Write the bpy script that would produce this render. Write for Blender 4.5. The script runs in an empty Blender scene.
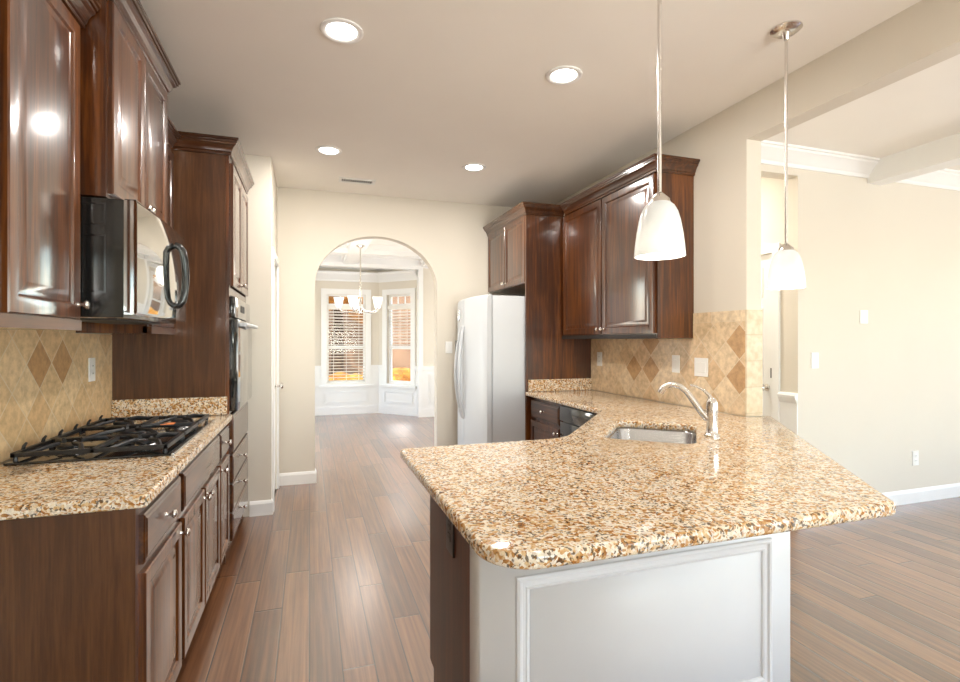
import bpy, bmesh, math, random
from mathutils import Vector, Matrix
random.seed(7)
PI = math.pi
S = bpy.context.scene
C = S.collection

# ---------------------------------------------------------------- camera
cam_d = bpy.data.cameras.new('camera')
cam = bpy.data.objects.new('camera', cam_d)
C.objects.link(cam)
CAM_H = 1.364
cam.location = (0, 0, CAM_H)
cam.rotation_euler = (PI / 2, 0, -math.radians(18.2836))
cam_d.sensor_width = 36
cam_d.sensor_fit = 'HORIZONTAL'
cam_d.lens = 516.3 / 960 * 36
cam_d.shift_y = -0.7 / 960
cam_d.clip_start = 0.02
S.camera = cam

# ---------------------------------------------------------------- world, sun, daylight at the windows, added fill lamps
S.view_settings.view_transform = 'Standard'
S.view_settings.look = 'None'
S.view_settings.gamma = 1
S.view_settings.use_curve_mapping = False
S.view_settings.exposure = 0.46

W = bpy.data.worlds.new('world')
S.world = W
W.use_nodes = True
wn = W.node_tree
wn.nodes.clear()
sky = wn.nodes.new('ShaderNodeTexSky')
sky.sky_type = 'NISHITA'
sky.sun_disc = False
sky.sun_elevation = math.radians(32)
sky.sun_rotation = math.radians(10)
bg = wn.nodes.new('ShaderNodeBackground')
bg.inputs['Strength'].default_value = 0.9
wo = wn.nodes.new('ShaderNodeOutputWorld')
wn.links.new(sky.outputs[0], bg.inputs[0])
wn.links.new(bg.outputs[0], wo.inputs[0])


def sun_lamp(direction, strength, color, angle):
    d = bpy.data.lights.new('sun', 'SUN')
    d.energy = strength
    d.color = color
    d.angle = math.radians(angle)
    o = bpy.data.objects.new('sun', d)
    o.rotation_euler = Vector(direction).to_track_quat('-Z', 'Y').to_euler()
    o.location = (3, 14, 8)
    C.objects.link(o)


def area(name, loc, direction, sx, sy, power, color=(1, 1, 1), shape='RECTANGLE', spread=180):
    d = bpy.data.lights.new(name, 'AREA')
    d.shape = shape
    d.size = sx
    d.size_y = sy
    d.energy = power
    d.color = color
    d.spread = math.radians(spread)
    o = bpy.data.objects.new(name, d)
    o.location = loc
    o.rotation_euler = Vector(direction).to_track_quat('-Z', 'Y').to_euler()
    C.objects.link(o)
    return o


sun_lamp((0.12, 0.9, -0.62), 4.5, (1, 0.93, 0.82), 1.0)
DAY = (0.97, 0.985, 1.0)
WARM = (1.0, 0.97, 0.93)
REAR_Y, LIV_X = -3.4, 7.2
REAR_WINS = [(0.7, 2.1), (2.9, 4.3), (5.0, 6.6)]       # guessed x ranges of unseen windows behind the camera
LIV_WINS = [(-2.6, -0.6), (0.1, 1.9)]                      # guessed y ranges of the living room's unseen side windows
for a, b in REAR_WINS:
    area('daylight_rear', ((a + b) / 2, REAR_Y - 0.16, 1.45), (0, 1, 0.9), b - a, 1.9, 34, DAY)  # added lamp standing in for daylight, tilted up toward the ceiling
    # added fill aimed up through the window to brighten the kitchen ceiling
    area('ceiling_fill', ((a + b) / 2, REAR_Y - 0.45, 1.2), (0, 1, 0.58), b - a, 1.3, 42 if a < 1 else 7, WARM, spread=80)
for a, b in LIV_WINS:
    area('daylight_side', (LIV_X + 0.16, (a + b) / 2, 1.45), (-1, 0, 0.9), b - a, 1.9, 34, DAY)
    area('ceiling_fill', (LIV_X + 0.45, (a + b) / 2, 1.2), (-1, 0, 0.5), b - a, 1.3, 6, WARM, spread=80)  # same added upward fill on the living room side
area('dining_fill', (-1.9, 7.2, 1.45), (1, 0, 0.2), 1.9, 1.7, 42, DAY)  # fill lamps added at assumed dining side openings, out of view
area('dining_fill', (3.75, 7.2, 1.45), (-1, 0, 0.2), 1.9, 1.7, 42, DAY)


# ---------------------------------------------------------------- materials
def srgb(r, g, b):
    def f(c):
        c /= 255
        return c / 12.92 if c <= 0.04045 else ((c + 0.055) / 1.055) ** 2.4
    return (f(r), f(g), f(b), 1)


class NT:
    def __init__(s, name):
        s.m = bpy.data.materials.new(name)
        s.m.use_nodes = True
        s.t = s.m.node_tree
        s.t.nodes.clear()
        s.out = s.t.nodes.new('ShaderNodeOutputMaterial')

    def n(s, typ, props=None, **ins):
        nd = s.t.nodes.new('ShaderNode' + typ)
        for k, v in (props or {}).items():
            setattr(nd, k, v)
        for k, v in ins.items():
            key = int(k[1:]) if k[0] == 'i' and k[1:].isdigit() else k.replace('_', ' ')
            s.set(nd.inputs[key], v)
        return nd

    def set(s, sock, v):
        if hasattr(v, 'is_output'):
            s.t.links.new(v, sock)
        elif hasattr(v, 'outputs'):
            s.t.links.new(v.outputs[0], sock)
        else:
            sock.default_value = v

    def math(s, op, a, b=0.0, c=0.0):
        return s.n('Math', {'operation': op}, i0=a, i1=b, i2=c).outputs[0]

    def coords(s, kind='Object', scale=(1, 1, 1), loc=(0, 0, 0), rot=(0, 0, 0)):
        if kind == 'World':
            src = s.n('NewGeometry').outputs['Position']
        else:
            src = s.n('TexCoord').outputs[kind]
        return s.n('Mapping', Vector=src, Scale=scale, Location=loc, Rotation=rot).outputs[0]

    def ramp(s, fac, stops, interp='LINEAR'):
        r = s.n('ValToRGB', Fac=fac)
        r.color_ramp.interpolation = interp
        e = r.color_ramp.elements
        while len(e) < len(stops):
            e.new(0.5)
        for el, (p, c) in zip(e, stops):
            el.position = p
            el.color = c if len(c) == 4 else (*c, 1)
        return r.outputs[0]

    def mix(s, fac, a, b, blend='MIX'):
        m = s.n('Mix', {'data_type': 'RGBA', 'blend_type': blend})
        s.set(m.inputs[0], fac)
        s.set(m.inputs[6], a)
        s.set(m.inputs[7], b)
        return m.outputs[2]

    def bump(s, h, strength=0.2, dist=0.01):
        return s.n('Bump', Height=h, Strength=strength, Distance=dist).outputs[0]

    def pbr(s, **ins):
        p = s.n('BsdfPrincipled')
        for k, v in ins.items():
            s.set(p.inputs[k.replace('_', ' ')], v)
        s.t.links.new(p.outputs[0], s.out.inputs[0])
        return p


def plain(name, col, rough=0.5, metal=0.0, coat=0.0, noise=0.04, scale=6, spec=0.5, coat_rough=0.08, bump=0.0):
    t = NT(name)
    c = t.coords()
    nz = t.n('TexNoise', Vector=c, Scale=scale, Detail=3.0)
    col = tuple(col[:3])
    lo = tuple(max(0, x * (1 - noise)) for x in col)
    hi = tuple(min(1, x * (1 + noise)) for x in col)
    colr = t.ramp(nz.outputs[0], [(0.3, lo), (0.7, hi)])
    kw = dict(Base_Color=colr, Roughness=rough, Metallic=metal, Coat_Weight=coat, Coat_Roughness=coat_rough, Specular_IOR_Level=spec)
    if bump:
        nb = t.n('TexNoise', Vector=c, Scale=220.0, Detail=2.0)
        kw['Normal'] = t.bump(nb.outputs[0], bump, 0.002)
    t.pbr(**kw)
    return t.m


def wood(name, dark, mid, light, axis='z', rough=0.35, coat=1.0, coat_rough=0.13, fine=1.0):
    t = NT(name)
    k = {'z': (26, 26, 1.3), 'y': (26, 1.3, 26), 'x': (1.3, 26, 26)}[axis]
    c = t.coords('Object', scale=tuple(v * fine for v in k))
    n1 = t.n('TexNoise', Vector=c, Scale=1.0, Detail=7.0, Roughness=0.62, Distortion=0.6)
    c2 = t.coords('Object', scale=tuple(v * 4.5 * fine for v in k))
    n2 = t.n('TexNoise', Vector=c2, Scale=1.0, Detail=3.0, Roughness=0.6)
    c3 = t.coords('Object', scale=(1.7, 1.7, 0.9))
    n3 = t.n('TexNoise', Vector=c3, Scale=1.6, Detail=2.0)
    f = t.math('ADD', t.math('MULTIPLY', n1.outputs[0], 0.6), t.math('MULTIPLY', n2.outputs[0], 0.25))
    f = t.math('ADD', f, t.math('MULTIPLY', n3.outputs[0], 0.3))
    col = t.ramp(f, [(0.38, dark), (0.56, mid), (0.74, light)])
    t.pbr(Base_Color=col, Roughness=rough, Coat_Weight=coat, Coat_Roughness=coat_rough, Coat_IOR=1.55, Specular_IOR_Level=0.3,
          Normal=t.bump(n2.outputs[0], 0.06, 0.001))
    return t.m


def granite(name):
    t = NT(name)
    src = t.n('NewGeometry').outputs['Position']
    wob = t.n('TexNoise', Vector=src, Scale=38.0, Detail=3.0)
    off = t.n('VectorMath', {'operation': 'SCALE'}, Vector=wob.outputs['Color'])
    off.inputs['Scale'].default_value = 0.022
    p = t.n('VectorMath', {'operation': 'ADD'}, i0=src, i1=off.outputs[0]).outputs[0]
    v1 = t.n('TexVoronoi', Vector=p, Scale=118.0)
    r1 = t.n('SeparateColor', Color=v1.outputs['Color']).outputs[0]
    big = t.n('TexNoise', Vector=src, Scale=18.0, Detail=4.0, Roughness=0.6)
    f = t.math('ADD', t.math('MULTIPLY', r1, 0.62), t.math('MULTIPLY', big.outputs[0], 0.62))
    base = t.ramp(f, [(0.30, srgb(158, 106, 54)), (0.42, srgb(198, 150, 92)), (0.52, srgb(220, 190, 144)),
                      (0.62, srgb(236, 221, 194)), (0.78, srgb(244, 237, 222)), (0.92, srgb(216, 204, 186))])
    fine = t.n('TexNoise', Vector=src, Scale=260.0, Detail=2.0)
    base = t.mix(0.35, base, t.ramp(fine.outputs[0], [(0.35, (0.54, 0.48, 0.41)), (0.6, (1, 0.97, 0.92))]), 'MULTIPLY')
    v2 = t.n('TexVoronoi', Vector=p, Scale=175.0)
    r2 = t.n('SeparateColor', Color=v2.outputs['Color']).outputs[1]
    n3 = t.n('TexNoise', Vector=src, Scale=24.0, Detail=3.0)
    dk = t.math('ADD', r2, t.math('MULTIPLY', n3.outputs[0], 0.7))
    dkm = t.ramp(dk, [(1.12, (0, 0, 0)), (1.0, (0, 0, 0))])
    dkf = t.math('GREATER_THAN', dk, 1.2)
    col = t.mix(t.math('MULTIPLY', dkf, 0.8), base, srgb(64, 50, 38))
    brf = t.math('LESS_THAN', dk, 0.42)
    col = t.mix(t.math('MULTIPLY', brf, 0.6), col, srgb(186, 122, 56))
    t.pbr(Base_Color=col, Roughness=0.09, Specular_IOR_Level=0.55)
    return t.m


def tile(name, y0, z0, top=None, axis='y', size=0.212, tint=(1, 1, 1, 1), dark_above=0.92):
    """travertine squares laid on point, a few darker ones; a straight border course above z = top"""
    t = NT(name)
    pos = t.n('SeparateXYZ', Vector=t.n('NewGeometry').outputs['Position'])
    y = pos.outputs[0] if axis == 'x' else pos.outputs[1]
    z = pos.outputs[2]
    yy = t.math('DIVIDE', t.math('SUBTRACT', y, y0), size)
    zz = t.math('DIVIDE', t.math('SUBTRACT', z, z0), size)
    a = t.math('ADD', t.math('ADD', yy, zz), 0.5)
    b = t.math('ADD', t.math('SUBTRACT', yy, zz), 0.5)
    ia, ib = t.math('FLOOR', a), t.math('FLOOR', b)
    fa, fb = t.math('FRACT', a), t.math('FRACT', b)
    ea = t.math('MINIMUM', fa, t.math('SUBTRACT', 1.0, fa))
    eb = t.math('MINIMUM', fb, t.math('SUBTRACT', 1.0, fb))
    edge = t.math('MINIMUM', ea, eb)
    rnd = t.n('TexWhiteNoise', {'noise_dimensions': '3D'}, Vector=t.n('CombineXYZ', X=ia, Y=ib, Z=1.0).outputs[0]).outputs[0]
    same = t.math('COMPARE', ia, ib, 0.1)
    near = t.math('COMPARE', ia, 0.5, 0.6)
    marked = t.math('MULTIPLY', same, near)
    dark = t.math('MAXIMUM', t.math('GREATER_THAN', rnd, dark_above), marked)
    if top is not None:
        rz = t.math('GREATER_THAN', z, top)
        bx = t.math('DIVIDE', t.math('SUBTRACT', y, y0), 0.155)
        ibx = t.math('FLOOR', bx)
        fx = t.math('FRACT', bx)
        rnd2 = t.n('TexWhiteNoise', {'noise_dimensions': '1D'}, W=ibx).outputs[0]
        e2 = t.math('MINIMUM', t.math('MULTIPLY', t.math('MINIMUM', fx, t.math('SUBTRACT', 1.0, fx)), 0.9),
                    t.math('ABSOLUTE', t.math('DIVIDE', t.math('SUBTRACT', z, top), 0.17)))
        edge = t.mix(rz, edge, e2)
        dark = t.mix(rz, dark, t.math('GREATER_THAN', rnd2, 0.62))
        rnd = t.mix(rz, rnd, rnd2)
    light = t.ramp(rnd, [(0.0, srgb(218, 192, 154)), (0.35, srgb(228, 205, 170)), (0.6, srgb(236, 217, 186)), (0.84, srgb(218, 188, 148))])
    mott = t.n('TexNoise', Vector=t.n('NewGeometry').outputs['Position'], Scale=26.0, Detail=6.0, Roughness=0.65)
    mf = t.ramp(mott.outputs[0], [(0.32, (0.72, 0.68, 0.62)), (0.62, (1.06, 1.05, 1.03))])
    col = t.mix(dark, light, srgb(196, 158, 114))
    col = t.mix(1.0, col, mf, 'MULTIPLY')
    col = t.mix(1.0, col, tint, 'MULTIPLY')
    gr = t.math('LESS_THAN', edge, 0.016)
    col = t.mix(t.math('MULTIPLY', gr, 0.8), col, srgb(224, 206, 178))
    hgt = t.math('MINIMUM', t.math('MULTIPLY', edge, 12.0), 0.5)
    t.pbr(Base_Color=col, Roughness=0.38, Normal=t.bump(hgt, 0.25, 0.004))
    return t.m


def planks(name, width=0.131, length=1.15):
    t = NT(name)
    pos = t.n('SeparateXYZ', Vector=t.n('NewGeometry').outputs['Position'])
    x, y = pos.outputs[0], pos.outputs[1]
    rx = t.math('DIVIDE', x, width)
    ix, fx = t.math('FLOOR', rx), t.math('FRACT', rx)
    sh = t.n('TexWhiteNoise', {'noise_dimensions': '1D'}, W=ix).outputs[0]
    ry = t.math('ADD', t.math('DIVIDE', y, length), t.math('MULTIPLY', sh, 7.3))
    iy, fy = t.math('FLOOR', ry), t.math('FRACT', ry)
    rnd = t.n('TexWhiteNoise', {'noise_dimensions': '2D'}, Vector=t.n('CombineXYZ', X=ix, Y=iy, Z=0.0).outputs[0]).outputs[0]
    ex = t.math('MULTIPLY', t.math('MINIMUM', fx, t.math('SUBTRACT', 1.0, fx)), width)
    ey = t.math('MULTIPLY', t.math('MINIMUM', fy, t.math('SUBTRACT', 1.0, fy)), length)
    edge = t.math('MINIMUM', ex, ey)
    # grain runs along y, shifted plank by plank
    gv = t.n('CombineXYZ', X=t.math('ADD', t.math('MULTIPLY', x, 55.0), t.math('MULTIPLY', rnd, 40.0)),
             Y=t.math('ADD', t.math('MULTIPLY', y, 1.6), t.math('MULTIPLY', rnd, 17.0)), Z=0.0).outputs[0]
    g = t.n('TexNoise', Vector=gv, Scale=1.0, Detail=4.0, Roughness=0.55, Distortion=0.3)
    f = t.math('ADD', t.math('MULTIPLY', g.outputs[0], 0.8), t.math('MULTIPLY', rnd, 0.26))
    col = t.ramp(f, [(0.3, srgb(78, 46, 26)), (0.5, srgb(112, 70, 41)), (0.68, srgb(136, 91, 57)), (0.85, srgb(154, 109, 72))])
    gap = t.math('LESS_THAN', edge, 0.0028)
    col = t.mix(gap, col, srgb(48, 30, 20))
    bev = t.math('MULTIPLY', t.math('MINIMUM', edge, 0.007), 160.0)
    # hand-scraped ripples across each board
    sv = t.n('CombineXYZ', X=t.math('MULTIPLY', x, 14.0), Y=t.math('MULTIPLY', y, 5.0), Z=rnd).outputs[0]
    sc = t.n('TexNoise', Vector=sv, Scale=1.0, Detail=2.0)
    h = t.math('ADD', bev, t.math('MULTIPLY', sc.outputs[0], 0.9))
    rough = 0.32
    t.pbr(Base_Color=col, Roughness=rough, Coat_Weight=1.0, Coat_Roughness=0.24, Coat_IOR=2.3, Normal=t.bump(h, 0.3, 0.004))
    return t.m


def emitter(name, col, strength):
    t = NT(name)
    e = t.n('Emission', Color=(*col, 1), Strength=strength)
    t.t.links.new(e.outputs[0], t.out.inputs[0])
    return t.m


def pane_glass(name):
    t = NT(name)
    tr = t.n('BsdfTransparent', Color=(0.96, 0.97, 0.97, 1))
    gl = t.n('BsdfGlossy', Color=(1, 1, 1, 1), Roughness=0.02)
    fr = t.n('Fresnel', IOR=1.16)
    ms = t.n('MixShader', i0=fr.outputs[0], i1=tr.outputs[0], i2=gl.outputs[0])
    t.t.links.new(ms.outputs[0], t.out.inputs[0])
    return t.m


def shade_glass(name, glow):
    t = NT(name)
    c = t.coords()
    nz = t.n('TexNoise', Vector=c, Scale=14.0, Detail=3.0)
    col = t.ramp(nz.outputs[0], [(0.3, (0.7, 0.72, 0.72)), (0.7, (0.8, 0.82, 0.82))])
    p = t.n('BsdfPrincipled', Base_Color=col, Roughness=0.25)
    p.inputs['Emission Color'].default_value = (1, 0.97, 0.92, 1)
    p.inputs['Emission Strength'].default_value = glow
    tl = t.n('BsdfTranslucent', Color=(0.95, 0.94, 0.9, 1))
    ms = t.n('MixShader', i0=0.2, i1=p.outputs[0], i2=tl.outputs[0])
    t.t.links.new(ms.outputs[0], t.out.inputs[0])
    return t.m


def brushed(name, col, rough=0.25, axis=(1, 60, 60)):
    t = NT(name)
    c = t.coords('Object', scale=axis)
    nz = t.n('TexNoise', Vector=c, Scale=4.0, Detail=3.0)
    r = t.ramp(nz.outputs[0], [(0.3, (rough * 0.7,) * 3), (0.7, (rough * 1.3,) * 3)])
    t.pbr(Base_Color=(*col, 1), Metallic=1.0, Roughness=r)
    return t.m


def leafy(name, a, b, c_, scale):
    t = NT(name)
    c = t.coords('World')
    nz = t.n('TexNoise', Vector=c, Scale=scale, Detail=6.0, Roughness=0.7)
    col = t.ramp(nz.outputs[0], [(0.35, a), (0.5, b), (0.66, c_)])
    t.pbr(Base_Color=col, Roughness=0.9)
    return t.m


WALL = srgb(221, 213, 198)
M_WALL = plain('wall_paint', WALL, 0.75, noise=0.012, scale=2.0, bump=0.05)
M_CEIL = plain('ceiling_paint', srgb(245, 240, 231), 0.8, noise=0.012, scale=2.0, bump=0.05)
M_TRIM = plain('white_trim_paint', srgb(240, 239, 235), 0.35, noise=0.01)
M_PANEL = plain('white_panel_paint', srgb(218, 217, 216), 0.4, noise=0.01)
M_WOOD = wood('cherry_wood', srgb(36, 15, 5), srgb(74, 37, 11), srgb(122, 69, 24))
M_WOODY = wood('cherry_wood_lengthwise', srgb(36, 16, 6), srgb(66, 34, 12), srgb(102, 58, 22), axis='y')
M_WOODX = wood('cherry_wood_crosswise', srgb(36, 16, 6), srgb(66, 34, 12), srgb(102, 58, 22), axis='x')
M_SIDE = wood('brown_end_panel_wood', srgb(58, 34, 18), srgb(80, 49, 27), srgb(102, 66, 38), rough=0.4, coat=0.3, coat_rough=0.2, fine=1.6)
M_PENEND = wood('peninsula_end_wood', srgb(36, 16, 8), srgb(66, 31, 15), srgb(98, 50, 24), rough=0.4, coat=0.25)
M_DARK = plain('near_black_cabinet_brown', (0.02, 0.012, 0.008), 0.6)  # near-black brown for toe kicks and the right light rail
M_GRAN = granite('speckled_gold_granite')
M_TILEL = tile('travertine_tile_west', 2.637, 1.265, tint=(1.0, 0.92, 0.78, 1), dark_above=0.88)
M_TILER = tile('travertine_tile_east', 3.30, 1.143, top=1.478)
M_FLOOR = planks('hand_scraped_planks')
M_NICKEL = brushed('brushed_nickel', (0.74, 0.71, 0.67), 0.22)
M_STEEL = plain('stainless_steel', (0.56, 0.57, 0.58), 0.26, metal=1.0, noise=0.02)
M_CHROME = plain('chrome', (0.85, 0.85, 0.86), 0.08, metal=1.0, noise=0)
M_BLACK = plain('black_enamel', (0.012, 0.013, 0.013), 0.14, coat=0.6, noise=0.05)
M_BGLASS = plain('black_glass', (0.01, 0.012, 0.012), 0.04, coat=1.0, noise=0.0, spec=0.7)
M_MIRROR = plain('mirrored_door_glass', (0.6, 0.6, 0.58), 0.04, metal=1.0, noise=0.0)
M_IRON = plain('cast_iron', (0.018, 0.018, 0.019), 0.38, noise=0.15, scale=60, bump=0.3)
M_WHITEAPP = plain('white_appliance', srgb(205, 208, 210), 0.42, coat=0.1, noise=0.008, coat_rough=0.25)
M_GREYSEAL = plain('grey_gasket', srgb(150, 154, 160), 0.5)
M_PLASTIC = plain('white_plastic', srgb(240, 239, 234), 0.35, noise=0.01)
M_BPLASTIC = plain('black_plastic', (0.015, 0.015, 0.016), 0.35)
M_SLOT = plain('dark_slot', (0.03, 0.03, 0.03), 0.6)
M_SHADE = shade_glass('frosted_lamp_glass', 0.03)
M_CSHADE = shade_glass('frosted_chandelier_glass', 0.4)
M_LENS = emitter('lamp_lens', (1, 0.97, 0.92), 9.0)
M_BULB = emitter('lamp_bulb', (1, 0.95, 0.86), 1.2)
M_PANE = pane_glass('window_pane_glass')
M_BLIND = plain('white_blind', srgb(238, 234, 226), 0.5)
M_ORANGE = plain('orange_paper', srgb(226, 132, 70), 0.6)
M_LAWN = leafy('fallen_leaf_lawn', srgb(150, 104, 30), srgb(228, 170, 50), srgb(250, 205, 90), 3.0)
M_FOLY = leafy('yellow_foliage', srgb(130, 78, 26), srgb(184, 122, 40), srgb(214, 160, 70), 4.0)
M_FOLB = leafy('brown_foliage', srgb(92, 66, 44), srgb(160, 116, 74), srgb(206, 160, 104), 3.0)
M_BARK = leafy('bark', srgb(48, 36, 28), srgb(76, 58, 44), srgb(100, 80, 62), 8.0)
M_SIDING = leafy('brown_siding', srgb(126, 98, 78), srgb(142, 112, 90), srgb(156, 124, 100), 1.0)
M_ROOF = leafy('roof_shingle', srgb(70, 60, 54), srgb(86, 74, 66), srgb(100, 88, 78), 5.0)


# ---------------------------------------------------------------- mesh builder
class MB:
    def __init__(s):
        s.b = bmesh.new()
        s.mi = 0

    def face(s, vs):
        try:
            f = s.b.faces.new(vs)
            f.material_index = s.mi
            return f
        except ValueError:
            return None

    def loops(s, rows, cap0=True, cap1=True, closed=True):
        """skin consecutive loops of points"""
        R = [[s.b.verts.new(p) for p in r] for r in rows]
        n = len(R[0])
        for a, b in zip(R, R[1:]):
            for i in range(n if closed else n - 1):
                j = (i + 1) % n
                s.face((a[i], a[j], b[j], b[i]))
        if cap0:
            s.face(list(reversed(R[0])))
        if cap1:
            s.face(R[-1])
        return s

    def box(s, x0, x1, y0, y1, z0, z1, bev=0.0):
        x0, x1 = min(x0, x1), max(x0, x1)
        y0, y1 = min(y0, y1), max(y0, y1)
        z0, z1 = min(z0, z1), max(z0, z1)
        e = min(bev, (x1 - x0) * .45, (y1 - y0) * .45, (z1 - z0) * .45)
        if e <= 0:
            lo = [(x0, y0), (x1, y0), (x1, y1), (x0, y1)]
            return s.loops([[(x, y, z0) for x, y in lo], [(x, y, z1) for x, y in lo]])
        tmp = bmesh.new()
        bmesh.ops.create_cube(tmp, size=1)
        for v in tmp.verts:
            v.co = ((x0 + x1) / 2 + v.co.x * (x1 - x0), (y0 + y1) / 2 + v.co.y * (y1 - y0), (z0 + z1) / 2 + v.co.z * (z1 - z0))
        bmesh.ops.bevel(tmp, geom=tmp.edges[:], offset=e, segments=2, affect='EDGES', profile=0.6)
        s.absorb(tmp)
        return s

    def absorb(s, tmp, mat=None):
        mp = {}
        for v in tmp.verts:
            mp[v] = s.b.verts.new(mat @ v.co if mat else v.co)
        for f in tmp.faces:
            s.face([mp[v] for v in f.verts])
        tmp.free()

    def obox(s, c, ax, ay, hx, hy, z0, z1, bev=0):
        """box with horizontal axes ax, ay about point c"""
        ax, ay = Vector((*ax, 0)), Vector((*ay, 0))
        m = MB()
        m.box(-hx, hx, -hy, hy, z0, z1, bev)
        M = Matrix(((ax.x, ay.x, 0, c[0]), (ax.y, ay.y, 0, c[1]), (0, 0, 1, 0), (0, 0, 0, 1)))
        s.absorb(m.b, M)
        return s

    def lathe(s, prof, c=(0, 0, 0), axis=(0, 0, 1), seg=24, cap0=True, cap1=True):
        q = Vector((0, 0, 1)).rotation_difference(Vector(axis).normalized())
        c = Vector(c)
        rows = [[c + q @ Vector((r * math.cos(2 * PI * i / seg), r * math.sin(2 * PI * i / seg), z)) for i in range(seg)] for r, z in prof]
        return s.loops(rows, cap0, cap1)

    def cyl(s, p0, p1, r, seg=16, r1=None):
        d = Vector(p1) - Vector(p0)
        return s.lathe([(r, 0), (r if r1 is None else r1, d.length)], p0, d, seg)

    def tube(s, pts, r, seg=10, sx=1.0):
        pts = [Vector(p) for p in pts]
        rs = r if isinstance(r, (list, tuple)) else [r] * len(pts)
        up = None
        rows = []
        for i, p in enumerate(pts):
            t = ((pts[i + 1] if i < len(pts) - 1 else p) - (pts[i - 1] if i else p)).normalized()
            if up is None:
                up = t.orthogonal().normalized()
            up = (up - t * up.dot(t)).normalized()
            w = t.cross(up)
            rows.append([p + (up * math.cos(2 * PI * k / seg) * sx + w * math.sin(2 * PI * k / seg)) * rs[i] for k in range(seg)])
        return s.loops(rows)

    def sweep(s, path, prof, side=1):
        """mitred moulding along an xy path; prof = (out, z) points, out measured to the left (side=1) or right (-1)"""
        P = [Vector(p) for p in path]
        n = len(P)
        rows = []
        for i in range(n):
            d0 = (P[i] - P[i - 1]).normalized() if i else None
            d1 = (P[i + 1] - P[i]).normalized() if i < n - 1 else None
            nr = [Vector((-d.y, d.x)) * side for d in (d0, d1) if d is not None]
            m = nr[0] if len(nr) == 1 else (nr[0] + nr[1]) / (1 + nr[0].dot(nr[1]))
            rows.append([(P[i].x + m.x * o, P[i].y + m.y * o, z) for o, z in prof])
        return s.loops(rows)

    def sphere(s, c, r, sub=2, sc=(1, 1, 1)):
        tmp = bmesh.new()
        bmesh.ops.create_icosphere(tmp, subdivisions=sub, radius=r)
        s.absorb(tmp, Matrix.Translation(c) @ Matrix.Diagonal((*sc, 1)))
        return s

    def front(s, o, u, n, w, h, prof):
        """a cabinet front: o lower corner on the carcass, u along its width, n outward; prof = (inset, out) loops"""
        o, u, n = Vector(o), Vector(u), Vector(n)
        rows = []
        for ins, d in prof:
            rows.append([o + u * a + Vector((0, 0, b)) + n * d for a, b in
                         ((ins, ins), (w - ins, ins), (w - ins, h - ins), (ins, h - ins))])
        return s.loops(rows)


def off_of(p):
    v = Vector((0, 0, 0))
    while p is not None:
        v += p.location
        p = p.parent
    return v


def props(o, label=None, cat=None, group=None, kind=None):
    if label:
        o['label'] = label
    if cat:
        o['category'] = cat
    if group:
        o['group'] = group
    if kind:
        o['kind'] = kind
    return o


def obj(name, mb, mat, parent=None, label=None, cat=None, group=None, kind=None, smooth=40, origin=None):
    b = mb.b
    bmesh.ops.remove_doubles(b, verts=b.verts[:], dist=1e-6)
    bmesh.ops.recalc_face_normals(b, faces=b.faces[:])
    if parent is not None:
        off = off_of(parent)
        loc = Vector((0, 0, 0))
    else:
        if origin is None:
            xs = [v.co for v in b.verts]
            lo = Vector([min(v[i] for v in xs) for i in range(3)])
            hi = Vector([max(v[i] for v in xs) for i in range(3)])
            origin = Vector(((lo.x + hi.x) / 2, (lo.y + hi.y) / 2, lo.z))
        off = loc = Vector(origin)
    bmesh.ops.translate(b, verts=b.verts[:], vec=-off)
    me = bpy.data.meshes.new(name)
    b.to_mesh(me)
    b.free()
    for m in (mat if isinstance(mat, (list, tuple)) else [mat]):
        me.materials.append(m)
    if smooth:
        me.polygons.foreach_set('use_smooth', [True] * len(me.polygons))
        me.set_sharp_from_angle(angle=math.radians(smooth))
    o = bpy.data.objects.new(name, me)
    C.objects.link(o)
    o.location = loc
    o.parent = parent
    return props(o, label, cat, group, kind)


def thing(name, loc, label, cat, group=None, kind=None):
    o = bpy.data.objects.new(name, None)
    o.empty_display_size = 0.1
    C.objects.link(o)
    o.location = loc
    return props(o, label, cat, group, kind)


def dup(root, loc, label, group=None):
    r = root.copy()
    C.objects.link(r)
    r.location = loc
    r['label'] = label
    for ch in list(root.children):
        c = ch.copy()
        C.objects.link(c)
        c.parent = r
        for g in list(ch.children):
            d = g.copy()
            C.objects.link(d)
            d.parent = c
    return r


def fillet(poly):
    """poly of (x, y, r): outline with rounded corners"""
    out = []
    n = len(poly)
    for i in range(n):
        p = Vector(poly[i][:2])
        r = poly[i][2] if len(poly[i]) > 2 else 0
        if r <= 0:
            out.append(tuple(p))
            continue
        a = (Vector(poly[i - 1][:2]) - p).normalized()
        b = (Vector(poly[(i + 1) % n][:2]) - p).normalized()
        ang = a.angle(b)
        t = r / math.tan(ang / 2)
        cdir = (a + b).normalized()
        c = p + cdir * (r / math.sin(ang / 2))
        s, e = p + a * t, p + b * t
        a0 = math.atan2(s.y - c.y, s.x - c.x)
        a1 = math.atan2(e.y - c.y, e.x - c.x)
        d = (a1 - a0 + PI) % (2 * PI) - PI
        for k in range(9):
            q = a0 + d * k / 8
            out.append((c.x + r * math.cos(q), c.y + r * math.sin(q)))
    return out


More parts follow.
